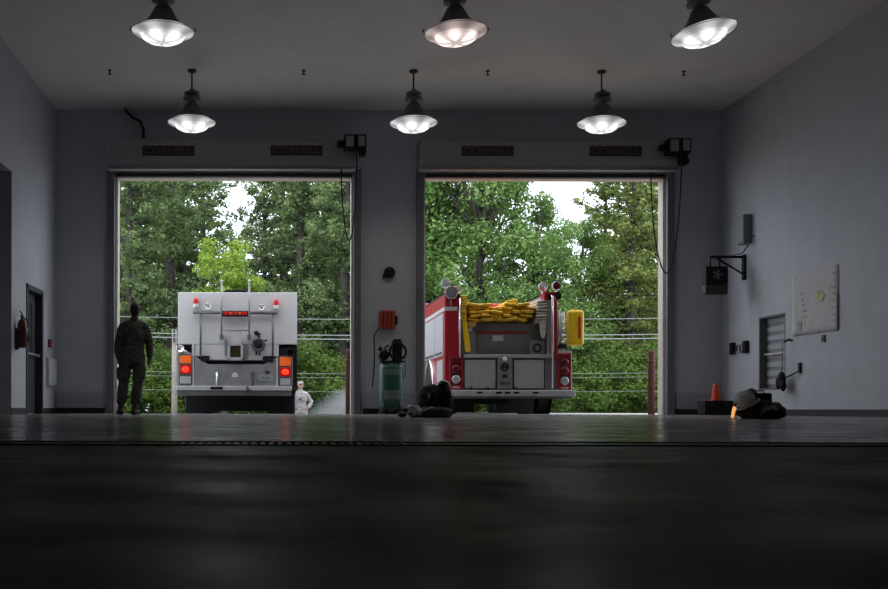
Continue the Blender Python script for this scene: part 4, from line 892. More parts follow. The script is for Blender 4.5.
m.build('gauge_row', M_steel_dark, p, local=True)
m = MB()
for u in (318, 357):
    for v in (355, 395, 430, 452): m.ball((rx(u), -0.027, rz(v)), 0.008, 0.005, 0.008, 8, 5)
m.build('rivets', M_chrome, p, local=True)
RB('tailboard', M_alu, 138, 583, 463, 484, -0.16, 0.10, 0.008)
RB('tailboard_skirt', mat('skirt_metal', (0.16,)*3, 0.5), 145, 575, 484, 492, -0.08, 0.10, 0.004)
for u in (243, 310, 341, 373, 440): RB('tailboard_slot', M_black, u-10, u+10, 468, 475, -0.165, -0.158)
for u in (215, 275, 375): RB('foot_latch', M_steel_dark, u-4, u+4, 452, 461, -0.10, -0.02, 0.004)
# back panel
RB('reflective_strip', M_reflstrip, 240, 436, 248, 257, 0.29, 0.30)
MB().prism_xz([(rx(u), rz(v)) for u, v in ((304,262),(346,262),(346,268),(341,272),(346,276),(346,283),(304,283),(304,276),(309,272),(304,268))], 0.285, 0.30).build('white_placard', mat('placard_w', (0.7, 0.7, 0.68), 0.5), T2, local=True)
RB('pipe_box', M_alu_dull, 205, 236, 250, 335, 0.10, 0.30, 0.01); RB('pipe_box', M_alu_dull, 430, 486, 282, 335, 0.10, 0.30, 0.01)
m = MB().lathe([(0.05,0),(0.085,-0.02),(0.09,0.0),(0.05,0)], (rx(458), 0.098, rz(310)), 'y', 20); m.build('cap_ring', M_steel_dark, T2, local=True)
MB().lathe([(0,0),(0.05,0),(0.05,0.06),(0.035,0.08),(0.05,0.10),(0.04,0.16),(0,0.16)], (rx(220), 0.18, rz(257)), n=18).build('nozzle', M_chrome, T2, local=True)
MB().prism_xz([(rx(u), rz(v)) for u, v in ((204,217),(240,217),(236,235),(214,240))], 0.08, 0.16).build('canvas_flap', mat('amber_canvas', (0.65, 0.42, 0.15), 0.8), T2, 0.01, local=True)
# tail lamp panels
for (u0, u1, v0, v1, lamps) in ((140, 188, 343, 461, ((163, 362, 0), (163, 388, 1), (163, 424, 2), (163, 452, 3))), (528, 574, 330, 462, ((549, 343, 0), (549, 362, 1), (549, 393, 1), (550, 429, 2), (550, 455, 3)))):
    p = RB('lamp_panel', M_red, u0, u1, v0, v1, -0.03, 0.0, 0.006)
    RB('panel_backing', mat('deep_red', (0.09, 0.01, 0.015), 0.4), u0+5, u1-6, v0+5, v1-18, -0.036, -0.028, 0, parent=p)
    for (u, v, kd) in lamps:
        if kd == 0: RB('small_lens', M_redlens_off, u-15, u+15, v-5, v+4, -0.045, -0.03, 0.004, parent=p)
        if kd in (1, 2):
            MB().lathe([(0,-0.03),(0.055,-0.032),(0.078,-0.02),(0.085,0.0),(0,0.0)][::-1], (rx(u), -0.03, rz(v)), 'y', 24).build('red_lamp' if kd == 1 else 'white_lamp', M_redlens_off if kd == 1 else M_clear, p, local=True)
        if kd == 3: RB('reflector', M_clear, u-13, u+13, v-4, v+4, -0.04, -0.03, 0.002, parent=p)
RB('white_cap', M_white, 526, 576, 320, 331, -0.01, 0.3, 0.004)
RB('edge_trim', M_white, 568, 577, 322, 462, -0.005, 0.05, 0.002)
# corner lamps
def round_lamp(name, u, v, r, y, rim, lens, d=0.10):
    b0 = MB().lathe([(0,0.0),(r*0.8,0.0),(r*0.86,-0.015),(r,-0.018),(r*1.02,0.0),(r*0.95,d*0.5),(r*0.5,d),(0,d*1.1)][::-1], (rx(u), y, rz(v)), 'y', 24).tube([(rx(u), y+0.04, rz(v)-r), (rx(u)*0.9+rx(150 if u < 300 else 505)*0.1, y+0.06, rz(v)-r-0.12)], 0.018, 8).build(name, rim, T2, local=True)
    MB().ball((rx(u), y-0.002, rz(v)), r*0.80, 0.015, r*0.80).build('lens', lens, b0, local=True)
round_lamp('scene_lamp', 130, 81, 0.095, 0.10, M_chrome, M_clear); round_lamp('scene_lamp', 146, 116, 0.125, -0.05, mat('lamp_grey', (0.35, 0.33, 0.30), 0.4, 0.4), mat('grey_lens', (0.22, 0.22, 0.2), 0.2), 0.2)
round_lamp('scene_lamp', 178, 97, 0.085, 0.35, M_chrome, M_clear)
round_lamp('scene_lamp', 485, 88, 0.088, 0.25, M_chrome, M_clear); round_lamp('warning_lamp', 522, 90, 0.09, 0.0, M_chrome, M_redlens_off); round_lamp('siren_horn', 525, 125, 0.078, 0.0, M_black, M_black)
MB().box(rx(130), rx(178), 0.0, 0.25, rz(132), rz(118)).tube([(rx(130), 0.14, rz(128)), (rx(130), 0.14, rz(90))], 0.02, 8).tube([(rx(178), 0.38, rz(128)), (rx(178), 0.38, rz(104))], 0.02, 8).build('lamp_bracket', M_red, T2, local=True)
MB().box(rx(478), rx(520), 0.0, 0.25, rz(140), rz(112)).tube([(rx(487), 0.2, rz(118)), (rx(487), 0.2, rz(95))], 0.02, 8).build('lamp_bracket', M_red, T2, local=True)
# right side gear: ladders behind and yellow pouch
m = MB()
for q, (u, v0, v1) in enumerate(((533, 175, 300), (545, 182, 305), (556, 178, 290))): m.tube([(rx(u), 0.1+0.06*q, rz(v1)), (rx(u)+0.02, 0.1+0.06*q, rz(v0))], 0.018, 8)
for q in range(5): m.tube([(rx(522), 0.12, rz(200+q*24)), (rx(562), 0.22, rz(188+q*24))], 0.014, 8)
m.build('side_ladder', M_alu, T2, local=True)
m = MB(); m.box(rx(518), rx(562), 0.1, 2.6, rz(312), rz(296)); m.tube([(rx(522), 0.3, rz(250)), (rx(560), 0.3, rz(262))], 0.05, 10); m.build('ladder_rack', M_steel_dark, T2, local=True)
p = RB('yellow_float', M_yellowp, 564, 619, 176, 303, -0.06, 0.18, 0.06, seg=4)
MB().box(rx(590)-0.03, rx(590)+0.03, -0.02, 0.1, rz(178), rz(171)).build('float_cap', M_yellowp, p, local=True)
RB('float_lettering', M_redfab, 596, 605, 200, 278, -0.066, -0.058, parent=p)

# hose loads lying in the bed
random.seed(5)
def fold(m, x, y, z, w, l, t_, tilt, yaw):
    rot = Matrix.Rotation(yaw, 3, 'Z') @ Matrix.Rotation(tilt, 3, 'Y')
    prof = []
    for i in range(9):
        a = -PI/2+PI*i/8; prof.append((-w/2-math.cos(a)*t_/2*0.9, math.sin(a)*t_/2))
    ring = [(px, pz) for px, pz in prof] + [(-px, -pz) for px, pz in prof]
    vs = []; n = len(ring)
    for k_, yy in enumerate((-0.03, 0.0, l)):
        sc = 0.55 if k_ == 0 else 1
        for (px, pz) in ring: vs.append(Vector((px*(1-0.04*(k_ == 0)), yy, pz*sc)))
    vs = [rot @ v + Vector((x, y, z)) for v in vs]
    fs = [tuple(range(n))] + [tuple(range(3*n-1, 2*n-1, -1))]
    for j in range(2):
        for i in range(n): fs.append((j*n+(i+1) % n, j*n+i, (j+1)*n+i, (j+1)*n+(i+1) % n))
    m.add(vs, fs, False)
ox = T2.location.x; oy = 19.0; oz = T2.location.z
hs = thing('fire_hose', 'wide stack of folded yellow hose in the red engine bed', 'fire hose', (ox+rx(320), oy+0.2, oz+rz(216)))
m = MB(); m2 = MB(); zz = rz(213)
row = 0
while row < 6:
    x = 200 + random.uniform(0, 12)
    while x < 448:
        w_ = random.uniform(30, 50)
        if x + w_ > 452: break
        top = 150 + 8*math.sin(x*0.05) 
        v = 208-row*13.2 + random.uniform(-1.5, 1.5)
        if v > top:
            fold(m if random.random() > 0.06 else m2, ox+rx(x+w_/2), oy+random.uniform(0.0, 0.14), oz+rz(v), (w_-11)/3.568/S2, 1.6, 0.060, random.uniform(-0.17, 0.17), random.uniform(-0.12, 0.12))
        x += w_+random.uniform(-2, 1)
    row += 1
m.build('hose_folds', M_yellow, hs)
m2.build('orange_fold', mat('orange_hose', (0.75, 0.20, 0.03), 0.7), hs)
MB().box(ox+rx(200), ox+rx(450), oy+0.25, oy+1.7, oz+rz(218), oz+rz(165)).build('hose_gap_shade', mat('hose_shadow', (0.10, 0.06, 0.012), 0.9), hs)  # dark block behind the folds, its colour standing for shade in the gaps
h_ = thing('fire_hose', 'narrow yellow hose stack with its end hanging down beside the red column', 'fire hose', (ox+rx(191), oy+0.1, oz+rz(215)))
m = MB()
for q in range(12): fold(m, ox+rx(191), oy-0.03+random.uniform(-0.01, 0.02), oz+rz(212-q*7.6), 0.075, 1.4, 0.036, random.uniform(-0.1, 0.1), random.uniform(-0.08, 0.08))
m.build('hose_folds', M_yellow, h_)
m = MB(); m.prism_xz([(ox+rx(u), oz+rz(v)) for u, v in ((186,212),(200,212),(209,270),(216,322),(211,329),(197,326),(190,270))], oy-0.03, oy+0.02); m.build('hanging_end', M_yellowp, h_, 0.012)
h_ = thing('fire_hose', 'cream canvas hose folded at the right of the red engine bed', 'fire hose', (ox+rx(470), oy+0.1, oz+rz(215)))
m = MB()
for q in range(8): fold(m, ox+rx(471+random.uniform(-2, 2)), oy+random.uniform(0, 0.05), oz+rz(216-q*10.4), 0.17, 1.4, 0.044, random.uniform(-0.18, 0.05), random.uniform(-0.1, 0.1))
m.build('hose_folds', M_cream, h_)
m = MB(); m.prism_xz([(ox+rx(u), oz+rz(v)) for u, v in ((463,218),(488,218),(484,260),(478,278),(470,274),(465,250))], oy, oy+0.05); m.build('hanging_end', M_cream, h_, 0.012)

# ------------------------------------------------------------------ people
def loft(m, pts, rs, n=14, caps=True):
    """pts points, rs (rx, ry) with rx along world x-ish side"""
    m.tube(pts, [a for a, b in rs], n, True, [b for a, b in rs])
    if caps:
        for i in (0, -1):
            r = min(rs[i]); m.ball(pts[i], rs[i][0]*0.98, rs[i][1]*0.98, r*0.9, n, 8)
def remesh(o, vox, smooth=4):
    rm = o.modifiers.new('remesh', 'REMESH'); rm.mode = 'VOXEL'; rm.voxel_size = vox; rm.use_smooth_shade = True
    sm = o.modifiers.new('smooth', 'SMOOTH'); sm.factor = 0.5; sm.iterations = smooth
    return o
def wrinkle(o, amp, sc, nm):
    tx = bpy.data.textures.new(nm, 'CLOUDS'); tx.noise_scale = sc; tx.noise_depth = 2
    dm = o.modifiers.new('wrinkle', 'DISPLACE'); dm.texture = tx; dm.strength = amp; dm.mid_level = 0.5; dm.texture_coords = 'LOCAL'
def lerp(a, b, t): return Vector(a).lerp(Vector(b), t)
def person(name, label, loc, rz_, J, skin, cloth, capmat, boots):
    """J: joints in local space (person faces +Y local)"""
    root = MB()
    V = {k_: Vector(v_) for k_, v_ in J.items() if isinstance(v_, tuple)}
    m = root
    pel, wai, che, nek, hd = V['pelvis'], V['waist'], V['chest'], V['neck'], V['head']
    loft(m, [pel+Vector((0,0,-0.06)), pel, wai, che, V['shoulders'], nek-Vector((0,0,0.03))], [(0.13,0.10),(0.155,0.11),(0.135,0.095),(0.16,0.115),(0.16,0.09),(0.06,0.06)], 20)
    loft(m, [nek-Vector((0,0,0.05)), nek+Vector((0,0.01,0.05)), hd+Vector((0,-0.01,-0.05))], [(0.065,0.065),(0.058,0.06),(0.055,0.06)], 14)
    # head: skull, jaw, nose, ears
    m.ball(hd+Vector((0,-0.005,0.025)), 0.076, 0.096, 0.092, 20, 14); m.ball(hd+Vector((0,0.028,-0.045)), 0.058, 0.062, 0.062, 16, 10)
    m.ball(hd+Vector((0,0.055,-0.085)), 0.026, 0.026, 0.022, 10, 8)
    m.ball(hd+Vector((0,0.098,-0.012)), 0.013, 0.020, 0.028, 10, 8); m.ball(hd+Vector((0,0.108,-0.026)), 0.017, 0.013, 0.011, 10, 8)
    m.ball(hd+Vector((0,0.078,0.028)), 0.052, 0.02, 0.012, 12, 8); m.ball(hd+Vector((0,0.088,-0.056)), 0.024, 0.012, 0.009, 10, 8)
    for s in (-1, 1): m.ball(hd+Vector((s*0.080,-0.005,-0.005)), 0.011, 0.022, 0.034, 10, 8)
    for sd in ('l', 'r'):
        sh, el, wr, ha = V['shoulder_'+sd], V['elbow_'+sd], V['wrist_'+sd], V['hand_'+sd]
        loft(m, [sh, lerp(sh, el, 0.35), lerp(sh, el, 0.85), el], [(0.058,0.058),(0.055,0.055),(0.044,0.044),(0.042,0.042)], 12)
        loft(m, [el, lerp(el, wr, 0.3), wr, lerp(wr, ha, 0.4)], [(0.042,0.042),(0.043,0.040),(0.028,0.025),(0.032,0.022)], 12)
        d = (ha-wr).normalized(); side = V['palm_'+sd].normalized(); side = (side-d*side.dot(d)).normalized(); nrm = d.cross(side)
        # palm
        loft(m, [wr+d*0.01, wr+d*0.05, wr+d*0.095], [(0.028,0.020),(0.036,0.018),(0.036,0.015)], 12, False)
        pc = wr+d*0.055
        for q in range(3): m.ball(pc+side*(0.022*(q-1)), 0.023, 0.023, 0.030, 10, 8)
        curl = J.get('curl', 0.5)
        for q, ln in enumerate((0.070, 0.080, 0.074, 0.058)):
            b0 = wr+d*0.085+side*(0.028-0.0185*q)
            d1 = (d+nrm*J['inward_'+sd]*curl*0.4).normalized(); d2 = (d+nrm*J['inward_'+sd]*curl*1.1).normalized(); d3 = (d+nrm*J['inward_'+sd]*curl*2.2).normalized()
            p1 = b0+d1*ln*0.45; p2 = p1+d2*ln*0.32; p3 = p2+d3*ln*0.25
            m.tube([b0-d*0.03, b0, p1, p2, p3], [0.010, 0.010, 0.0095, 0.009, 0.0075], 8)
        t0 = wr+d*0.025+side*0.026; t1 = t0+(side*0.7+d*0.7).normalized()*0.035; t2 = t1+(d+side*0.25).normalized()*0.03
        m.tube([t0-side*0.012, t0, t1, t2], [0.012, 0.0125, 0.011, 0.009], 8)
        hi, kn, an = V['hip_'+sd], V['knee_'+sd], V['ankle_'+sd]
        loft(m, [hi, lerp(hi, kn, 0.4), kn], [(0.088,0.092),(0.075,0.08),(0.054,0.058)], 14)
        loft(m, [kn, lerp(kn, an, 0.3), an], [(0.054,0.056),(0.056,0.060),(0.036,0.040)], 14)
        td = Vector((J['toe_'+sd], 1, 0)).normalized()
        loft(m, [an-Vector((0,0,0.03))-td*0.02, an-Vector((0,0,0.04))+td*0.06, an+td*0.14-Vector((0,0,0.055))], [(0.035,0.03),(0.04,0.025),(0.035,0.018)], 10)
    b = m.build(name, skin); remesh(b, 0.0075, 2)
    b.location = loc; b.rotation_euler = (0, 0, rz_); tag(b, label, 'person')
    # eyes and brows
    for s in (-1, 1):
        e = MB().ball(hd+Vector((s*0.031, 0.080, 0.010)), 0.013, 0.011, 0.008, 10, 8).build('eye', mat('eye_white', (0.6, 0.6, 0.58), 0.3), b, local=True)
        MB().ball(hd+Vector((s*0.031, 0.0895, 0.010)), 0.006, 0.003, 0.006, 8, 6).build('iris', M_black, e, local=True)
    MB().tube([hd+Vector((-0.022,0.098,-0.056)), hd+Vector((0,0.103,-0.054)), hd+Vector((0.022,0.098,-0.056))], 0.004, 6).build('mouth', mat('lips', (0.30, 0.12, 0.10), 0.5), b, local=True)
    # jacket
    m = MB()
    hem = pel+Vector((0,0,-0.13))
    loft(m, [hem, pel+Vector((0,0,0.0)), wai, che, V['shoulders']+Vector((0,0,-0.02)), V['shoulders']+Vector((0,0,0.05))], [(0.190,0.145),(0.188,0.14),(0.165,0.128),(0.198,0.145),(0.200,0.118),(0.09,0.085)], 22, False)
    for sd in ('l', 'r'):
        sh, el, wr = V['shoulder_'+sd], V['elbow_'+sd], V['wrist_'+sd]
        m.ball(sh, 0.068, 0.072, 0.065, 14, 10); loft(m, [nek+Vector((0,-0.01,-0.035)), lerp(nek, sh, 0.55)+Vector((0,-0.01,0.0)), sh], [(0.055,0.055),(0.068,0.068),(0.064,0.064)], 12)
        loft(m, [sh, lerp(sh, el, 0.4), el, lerp(el, wr, 0.45), lerp(el, wr, 0.93)], [(0.066,0.070),(0.070,0.072),(0.064,0.064),(0.060,0.060),(0.048,0.048)], 14)
        m.box(*sum([[c_-0.05, c_+0.05] for c_ in [lerp(sh, el, 0.35).x]], []), lerp(sh, el, 0.35).y-0.06, lerp(sh, el, 0.35).y+0.06, lerp(sh, el, 0.35).z-0.07, lerp(sh, el, 0.35).z+0.05)
    jk = m.build('uniform_jacket', cloth, b, local=True); remesh(jk, 0.012, 3); wrinkle(jk, 0.03, 0.10, name+'_jw')
    # collar
    MB().lathe([(0.066,-0.03),(0.074,0.0),(0.070,0.035),(0.062,0.035),(0.062,-0.02)], nek+Vector((0,0,0.01)), n=20).build('collar', cloth, b, local=True)
    # chest pockets and tape
    for s in (-1, 1):
        MB().box(che.x+s*0.09-0.05, che.x+s*0.09+0.05, 0.128, 0.148, che.z-0.09, che.z+0.05).build('chest_pocket', cloth, jk, 0.006, local=True)
    # trousers
    m = MB()
    loft(m, [pel+Vector((0,0,-0.06)), pel+Vector((0,0,0.06))], [(0.17,0.125),(0.155,0.118)], 20)
    for sd in ('l', 'r'):
        hi, kn, an = V['hip_'+sd], V['knee_'+sd], V['ankle_'+sd]
        low = lerp(kn, an, 0.70)
        loft(m, [hi, lerp(hi, kn, 0.4), kn, lerp(kn, an, 0.4), low], [(0.105,0.115),(0.096,0.100),(0.082,0.086),(0.088,0.092),(0.080,0.085)], 16)
        cp = lerp(hi, kn, 0.62); s = -1 if sd == 'l' else 1
        m.box(cp.x+s*0.05, cp.x+s*0.115, cp.y-0.07, cp.y+0.07, cp.z-0.09, cp.z+0.09)
    tr = m.build('uniform_trousers', cloth, b, local=True); remesh(tr, 0.012, 3); wrinkle(tr, 0.032, 0.09, name+'_tw')
    bo = MB().lathe([(1.0,-0.02),(1.03,-0.015),(1.03,0.015),(1.0,0.02)], (0,0,0), n=24).build('belt', mat('belt_tan', (0.12, 0.11, 0.09), 0.7), b, local=True)
    bo.location = wai+Vector((0,0,-0.05)); bo.scale = (0.165, 0.125, 1)
    for sd in ('l', 'r'):
        kn, an = V['knee_'+sd], V['ankle_'+sd]; td = Vector((J['toe_'+sd], 1, 0)).normalized()
        m = MB(); loft(m, [lerp(kn, an, 0.62), an, an-Vector((0,0,0.045))], [(0.056,0.062),(0.050,0.056),(0.05,0.06)], 14)
        base = an-Vector((0,0,0.045)); base.z = 0.045
        loft(m, [base-td*0.055, base+td*0.02, base+td*0.12, base+td*0.185], [(0.045,0.045),(0.05,0.048),(0.052,0.036),(0.04,0.028)], 14)
        bt_ = m.build('boot', boots, b, local=True); remesh(bt_, 0.010, 2)
        m = MB(); px_s = [(-0.10,0.03),(-0.10,-0.03),(0.02,-0.04),(0.14,-0.048),(0.20,-0.03),(0.215,0),(0.20,0.03),(0.14,0.048),(0.02,0.04)]
        sdv = Vector((td.y, -td.x, 0)); pts = [(base+td*a+sdv*c_) for a, c_ in px_s]
        m.prism_xy([(p.x, p.y) for p in pts], 0.0, 0.022); m.build('sole', M_black, bt_, local=True)
    return b, V

J1 = dict(pelvis=(-0.01,0,0.95), waist=(0.0,0,1.08), chest=(0.01,-0.005,1.28), shoulders=(0.015,-0.01,1.41), neck=(0.02,0.0,1.47), head=(0.03,0.02,1.635),
          shoulder_l=(-0.165,-0.01,1.375), elbow_l=(-0.235,-0.03,1.11), wrist_l=(-0.235,0.07,0.89), hand_l=(-0.22,0.10,0.80), palm_l=(0,1,0), inward_l=-1,
          shoulder_r=(0.19,-0.01,1.375), elbow_r=(0.258,-0.03,1.11), wrist_r=(0.255,0.06,0.89), hand_r=(0.245,0.09,0.80), palm_r=(0,1,0), inward_r=1,
          hip_l=(-0.11,0,0.90), knee_l=(-0.15,0.02,0.49), ankle_l=(-0.195,0,0.09), toe_l=-0.25, hip_r=(0.09,0,0.90), knee_r=(0.075,0.03,0.49), ankle_r=(0.03,0.0,0.09), toe_r=0.2, curl=0.45)
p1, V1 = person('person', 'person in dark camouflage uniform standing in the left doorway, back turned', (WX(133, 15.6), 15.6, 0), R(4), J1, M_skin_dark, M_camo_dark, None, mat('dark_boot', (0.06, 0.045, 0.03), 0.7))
m = MB(); h0 = V1['head']
m.ball(h0+Vector((0,-0.012,0.036)), 0.081, 0.099, 0.090, 22, 14); m.ball(h0+Vector((0,-0.045,-0.02)), 0.068, 0.062, 0.070, 16, 10)
hr_ = m.build('cropped_hair', M_hair, p1, local=True)
# cut hair clear of the face: keep it behind
for v in hr_.data.vertices:
    if v.co.y > h0.y+0.045 and v.co.z < h0.z+0.07: v.co.y = h0.y+0.045

J2 = dict(pelvis=(0,0,0.96), waist=(0,0,1.08), chest=(0,0,1.29), shoulders=(0,-0.005,1.42), neck=(0,0.0,1.48), head=(0,0.02,1.645),
          shoulder_l=(-0.165,0,1.38), elbow_l=(-0.315,-0.05,1.15), wrist_l=(-0.215,0.05,1.00), hand_l=(-0.15,0.10,0.965), palm_l=(0,0.3,1), inward_l=1,
          shoulder_r=(0.165,0,1.38), elbow_r=(0.315,-0.05,1.15), wrist_r=(0.215,0.05,1.00), hand_r=(0.15,0.10,0.965), palm_r=(0,0.3,1), inward_r=-1,
          hip_l=(-0.10,0,0.91), knee_l=(-0.13,0.02,0.50), ankle_l=(-0.16,0,0.09), toe_l=-0.3, hip_r=(0.10,0,0.91), knee_r=(0.13,0.02,0.50), ankle_r=(0.16,0,0.09), toe_r=0.3, curl=0.35)
Y2 = 28.9; X2 = WX(300.6, Y2)
p2, V2 = person('person', 'person in pale camouflage uniform and cap, hands on hips, beside the white engine', (X2, Y2, ground_z(X2, Y2)+0.005), PI, J2, M_skin, M_camo_pale, None, mat('tan_boot', (0.30, 0.22, 0.13), 0.8))
h0 = V2['head']
MB().lathe([(0.0,0.115),(0.075,0.115),(0.088,0.105),(0.092,0.045),(0.088,0.040),(0.0,0.06)][::-1], h0+Vector((0,0.0,0.0)), n=24, sx=0.95, sy=1.12).build('patrol_cap', M_camo_pale, p2, local=True)
MB().prism_xy([(h0.x+0.075*math.cos(a), h0.y+0.07+0.085*math.sin(a)) for a in [R(q*18) for q in range(11)]], h0.z+0.040, h0.z+0.047).build('cap_brim', M_camo_pale, p2, local=True)
MB().ball(h0+Vector((0,-0.02,0.02)), 0.080, 0.088, 0.07, 16, 10).build('short_hair', mat('brown_hair', (0.06, 0.035, 0.02), 0.8), p2, local=True)
MB().box(-0.02, 0.03, 0.146, 0.152, 1.22, 1.27).build('rank_patch', M_black, p2, local=True)

# ------------------------------------------------------------------ exhaust smoke
def smoke_mat():
    m = bpy.data.materials.new('smoke'); m.use_nodes = True; nt = m.node_tree; nt.nodes.clear()
    out = nt.nodes.new('ShaderNodeOutputMaterial'); pv = nt.nodes.new('ShaderNodeVolumePrincipled')
    pv.inputs['Color'].default_value = (0.93, 0.96, 1.0, 1); pv.inputs['Anisotropy'].default_value = 0.2
    tc = nt.nodes.new('ShaderNodeTexCoord'); n_ = nt.nodes.new('ShaderNodeTexNoise'); n_.inputs['Scale'].default_value = 1.5; n_.inputs['Detail'].default_value = 4
    nt.links.new(tc.outputs['Object'], n_.inputs['Vector'])
    # soft falloff using generated coords (0..1)
    sp = nt.nodes.new('ShaderNodeVectorMath'); sp.operation = 'SUBTRACT'; sp.inputs[1].default_value = (0.5, 0.5, 0.35); nt.links.new(tc.outputs['Generated'], sp.inputs[0])
    ln = nt.nodes.new('ShaderNodeVectorMath'); ln.operation = 'LENGTH'; nt.links.new(sp.outputs['Vector'], ln.inputs[0])
    mr = nt.nodes.new('ShaderNodeMapRange'); mr.inputs['From Min'].default_value = 0.5; mr.inputs['From Max'].default_value = 0.0; mr.inputs['To Min'].default_value = 0; mr.inputs['To Max'].default_value = 1
    nt.links.new(ln.outputs['Value'], mr.inputs['Value'])
    m2 = nt.nodes.new('ShaderNodeMapRange'); m2.inputs['From Min'].default_value = 0.30; m2.inputs['From Max'].default_value = 0.68; m2.inputs['To Max'].default_value = 4.5
    nt.links.new(n_.outputs['Fac'], m2.inputs['Value'])
    mu = nt.nodes.new('ShaderNodeMath'); mu.operation = 'MULTIPLY'; nt.links.new(mr.outputs[0], mu.inputs[0]); nt.links.new(m2.outputs[0], mu.inputs[1])
    nt.links.new(mu.outputs[0], pv.inputs['Density']); nt.links.new(pv.outputs[0], out.inputs['Volume'])
    return m
sy = 25.2
o = MB().ball((0, 0, 0), 1.9, 1.6, 1.15, 24, 14).build('exhaust_smoke', smoke_mat())
o.location = (WX(352, sy), sy, -0.05)
o.rotation_euler = (0, R(-22), 0)
tag(o, 'pale exhaust smoke drifting low beside the white engine', 'smoke', kind='stuff')

# ------------------------------------------------------------------ vegetation
def leaf_card(vs, fs, p, nrm, s, asp=1.0, rng=random):
    nrm = nrm.normalized()
    t = Vector((rng.uniform(-1,1), rng.uniform(-1,1), rng.uniform(-1,1)))
    u = nrm.cross(t)
    if u.length < 1e-4: u = Vector((1,0,0))
    u.normalize(); w = nrm.cross(u)
    o = len(vs)
    vs += [p+u*s*asp, p+w*s*0.5+nrm*s*0.15, p-u*s*asp, p-w*s*0.5+nrm*s*0.15]
    fs.append((o, o+1, o+2, o+3))
def rdir(rng):
    z = rng.uniform(-1, 1); a = rng.uniform(0, 2*PI); r = math.sqrt(1-z*z); return Vector((r*math.cos(a), r*math.sin(a), z))
def broad_mesh(seed, H, W, nblob, nleaf, ls, base=0.25):
    rng = random.Random(seed); vs = []; fs = []; blobs = []
    for i in range(nblob):
        t = rng.uniform(0, 1); z = H*(base+(0.97-base)*t)
        rad = W*0.5*math.sin(PI*min(1, max(0.12, (1-t)*0.85+0.10)))**0.7
        a = rng.uniform(0, 2*PI); rr = rad*math.sqrt(rng.uniform(0.05, 1))
        blobs.append((Vector((rr*math.cos(a), rr*math.sin(a), z)), W*rng.uniform(0.09, 0.19)))
    for i in range(nleaf):
        c, r = rng.choice(blobs); d = rdir(rng); p = c+Vector((d.x*r, d.y*r, d.z*r*0.7))*rng.uniform(0.55, 1.08)
        leaf_card(vs, fs, p, d+Vector((0,0,0.6))+rdir(rng)*0.6, ls*rng.uniform(0.6, 1.3), 0.8, rng)
    return vs, fs, blobs
def tree_broad(seed, H, W, nblob, nleaf, ls, base, rt_name, lab, cat, mt, loc, grp):
    vs, fs, blobs = broad_mesh(seed, H, W, nblob, nleaf, ls, base)
    rt = thing(rt_name, lab, cat, loc, (0,0,random.uniform(0, 6)), grp)
    MB().add(vs, fs).build('foliage', mt, rt, local=True)
    m = MB(); rng = random.Random(seed+1)
    m.tube([(0,0,-0.3),(0.05,0,H*0.3),(-0.05,0.05,H*0.6),(0,0,H*0.88)], [H*0.018+0.03, H*0.014+0.02, H*0.008+0.01, 0.01], 8)
    for c, r in blobs[::2]:
        z0 = max(0.3, c.z-H*0.18); m.tube([(0,0,z0), (c.x*0.5, c.y*0.5, (z0+c.z)/2+0.1), tuple(c)], [H*0.006+0.01, H*0.004+0.006, 0.008], 5)
    m.build('trunk', M_bark, rt, local=True)
    return rt
def tree_pine(seed, H, W, base, nwh, lab, mt, loc, grp, ls=0.16, dens=1.0):
    rng = random.Random(seed); vs = []; fs = []; m = MB()
    lean = Vector((rng.uniform(-0.5,0.5), rng.uniform(-0.5,0.5), 0))
    m.tube([(0,0,-0.3), lean*0.3+Vector((0,0,H*0.35)), lean*0.7+Vector((0,0,H*0.7)), lean+Vector((0,0,H))], [H*0.013+0.05, H*0.010+0.03, H*0.006+0.02, 0.02], 8)
    for i in range(nwh):
        t = (i+rng.uniform(0, 0.8))/nwh
        L = W*0.5*((1-t)**0.6)*rng.uniform(0.65, 1.1)*(0.75+0.25*min(1, t*5))
        a0 = rng.uniform(0, 2*PI); nb = rng.randint(3, 5)
        for b in range(nb):
            z = H*(base+(1-base)*t)+rng.uniform(-0.6, 0.6)*(1-t); c = lean*(z/H)+Vector((0,0,z))
            a = a0+b*2*PI/nb+rng.uniform(-0.5, 0.5); l = L*rng.uniform(0.45, 1.15)
            d = Vector((math.cos(a), math.sin(a), 0)); rise = rng.uniform(-0.15, 0.5)
            e = c+d*l+Vector((0,0,l*rise)); mid = c+d*l*0.5+Vector((0,0,l*rise*0.2))
            m.tube([c, mid, e], [0.045, 0.03, 0.012], 5)
            nc = max(3, int(l*3.0*dens))
            for k_ in range(nc):
                tt = 0.12+0.93*(k_+rng.random())/nc
                cp = (c.lerp(mid, tt*2) if tt < 0.5 else mid.lerp(e, (tt-0.5)*2)) + Vector((-d.y, d.x, 0))*rng.uniform(-0.35, 0.35)*l*0.5*tt + Vector((0,0,rng.uniform(-0.05,0.2)))
                cr_ = rng.uniform(0.28, 0.62)
                for q in range(int(38*dens)):
                    dd = rdir(rng); dd.z = dd.z*0.7+0.2
                    leaf_card(vs, fs, cp+dd*cr_*rng.uniform(0.2, 1), dd+rdir(rng)*0.7+Vector((0,0,0.4)), ls*rng.uniform(0.6, 1.3), 0.75, rng)
    rt = thing('pine_tree', lab, 'tree', loc, (0,0,0), grp)
    MB().add(vs, fs).build('needles', mt, rt, local=True)
    m.build('trunk', M_bark, rt, local=True)
    return rt
def setlab(o, lab, loc, rz_, sc=1.0, grp=None, mt=None):
    o['label'] = lab; o.location = loc; o.rotation_euler = (0,0,rz_); o.scale = (sc, sc, sc)
    if mt:
        for c_ in o.children:
            if c_.name.startswith(('needles', 'foliage')):
                c_.data = c_.data.copy(); c_.data.materials[0] = mt
    return o
GZ = -1.1
random.seed(11)
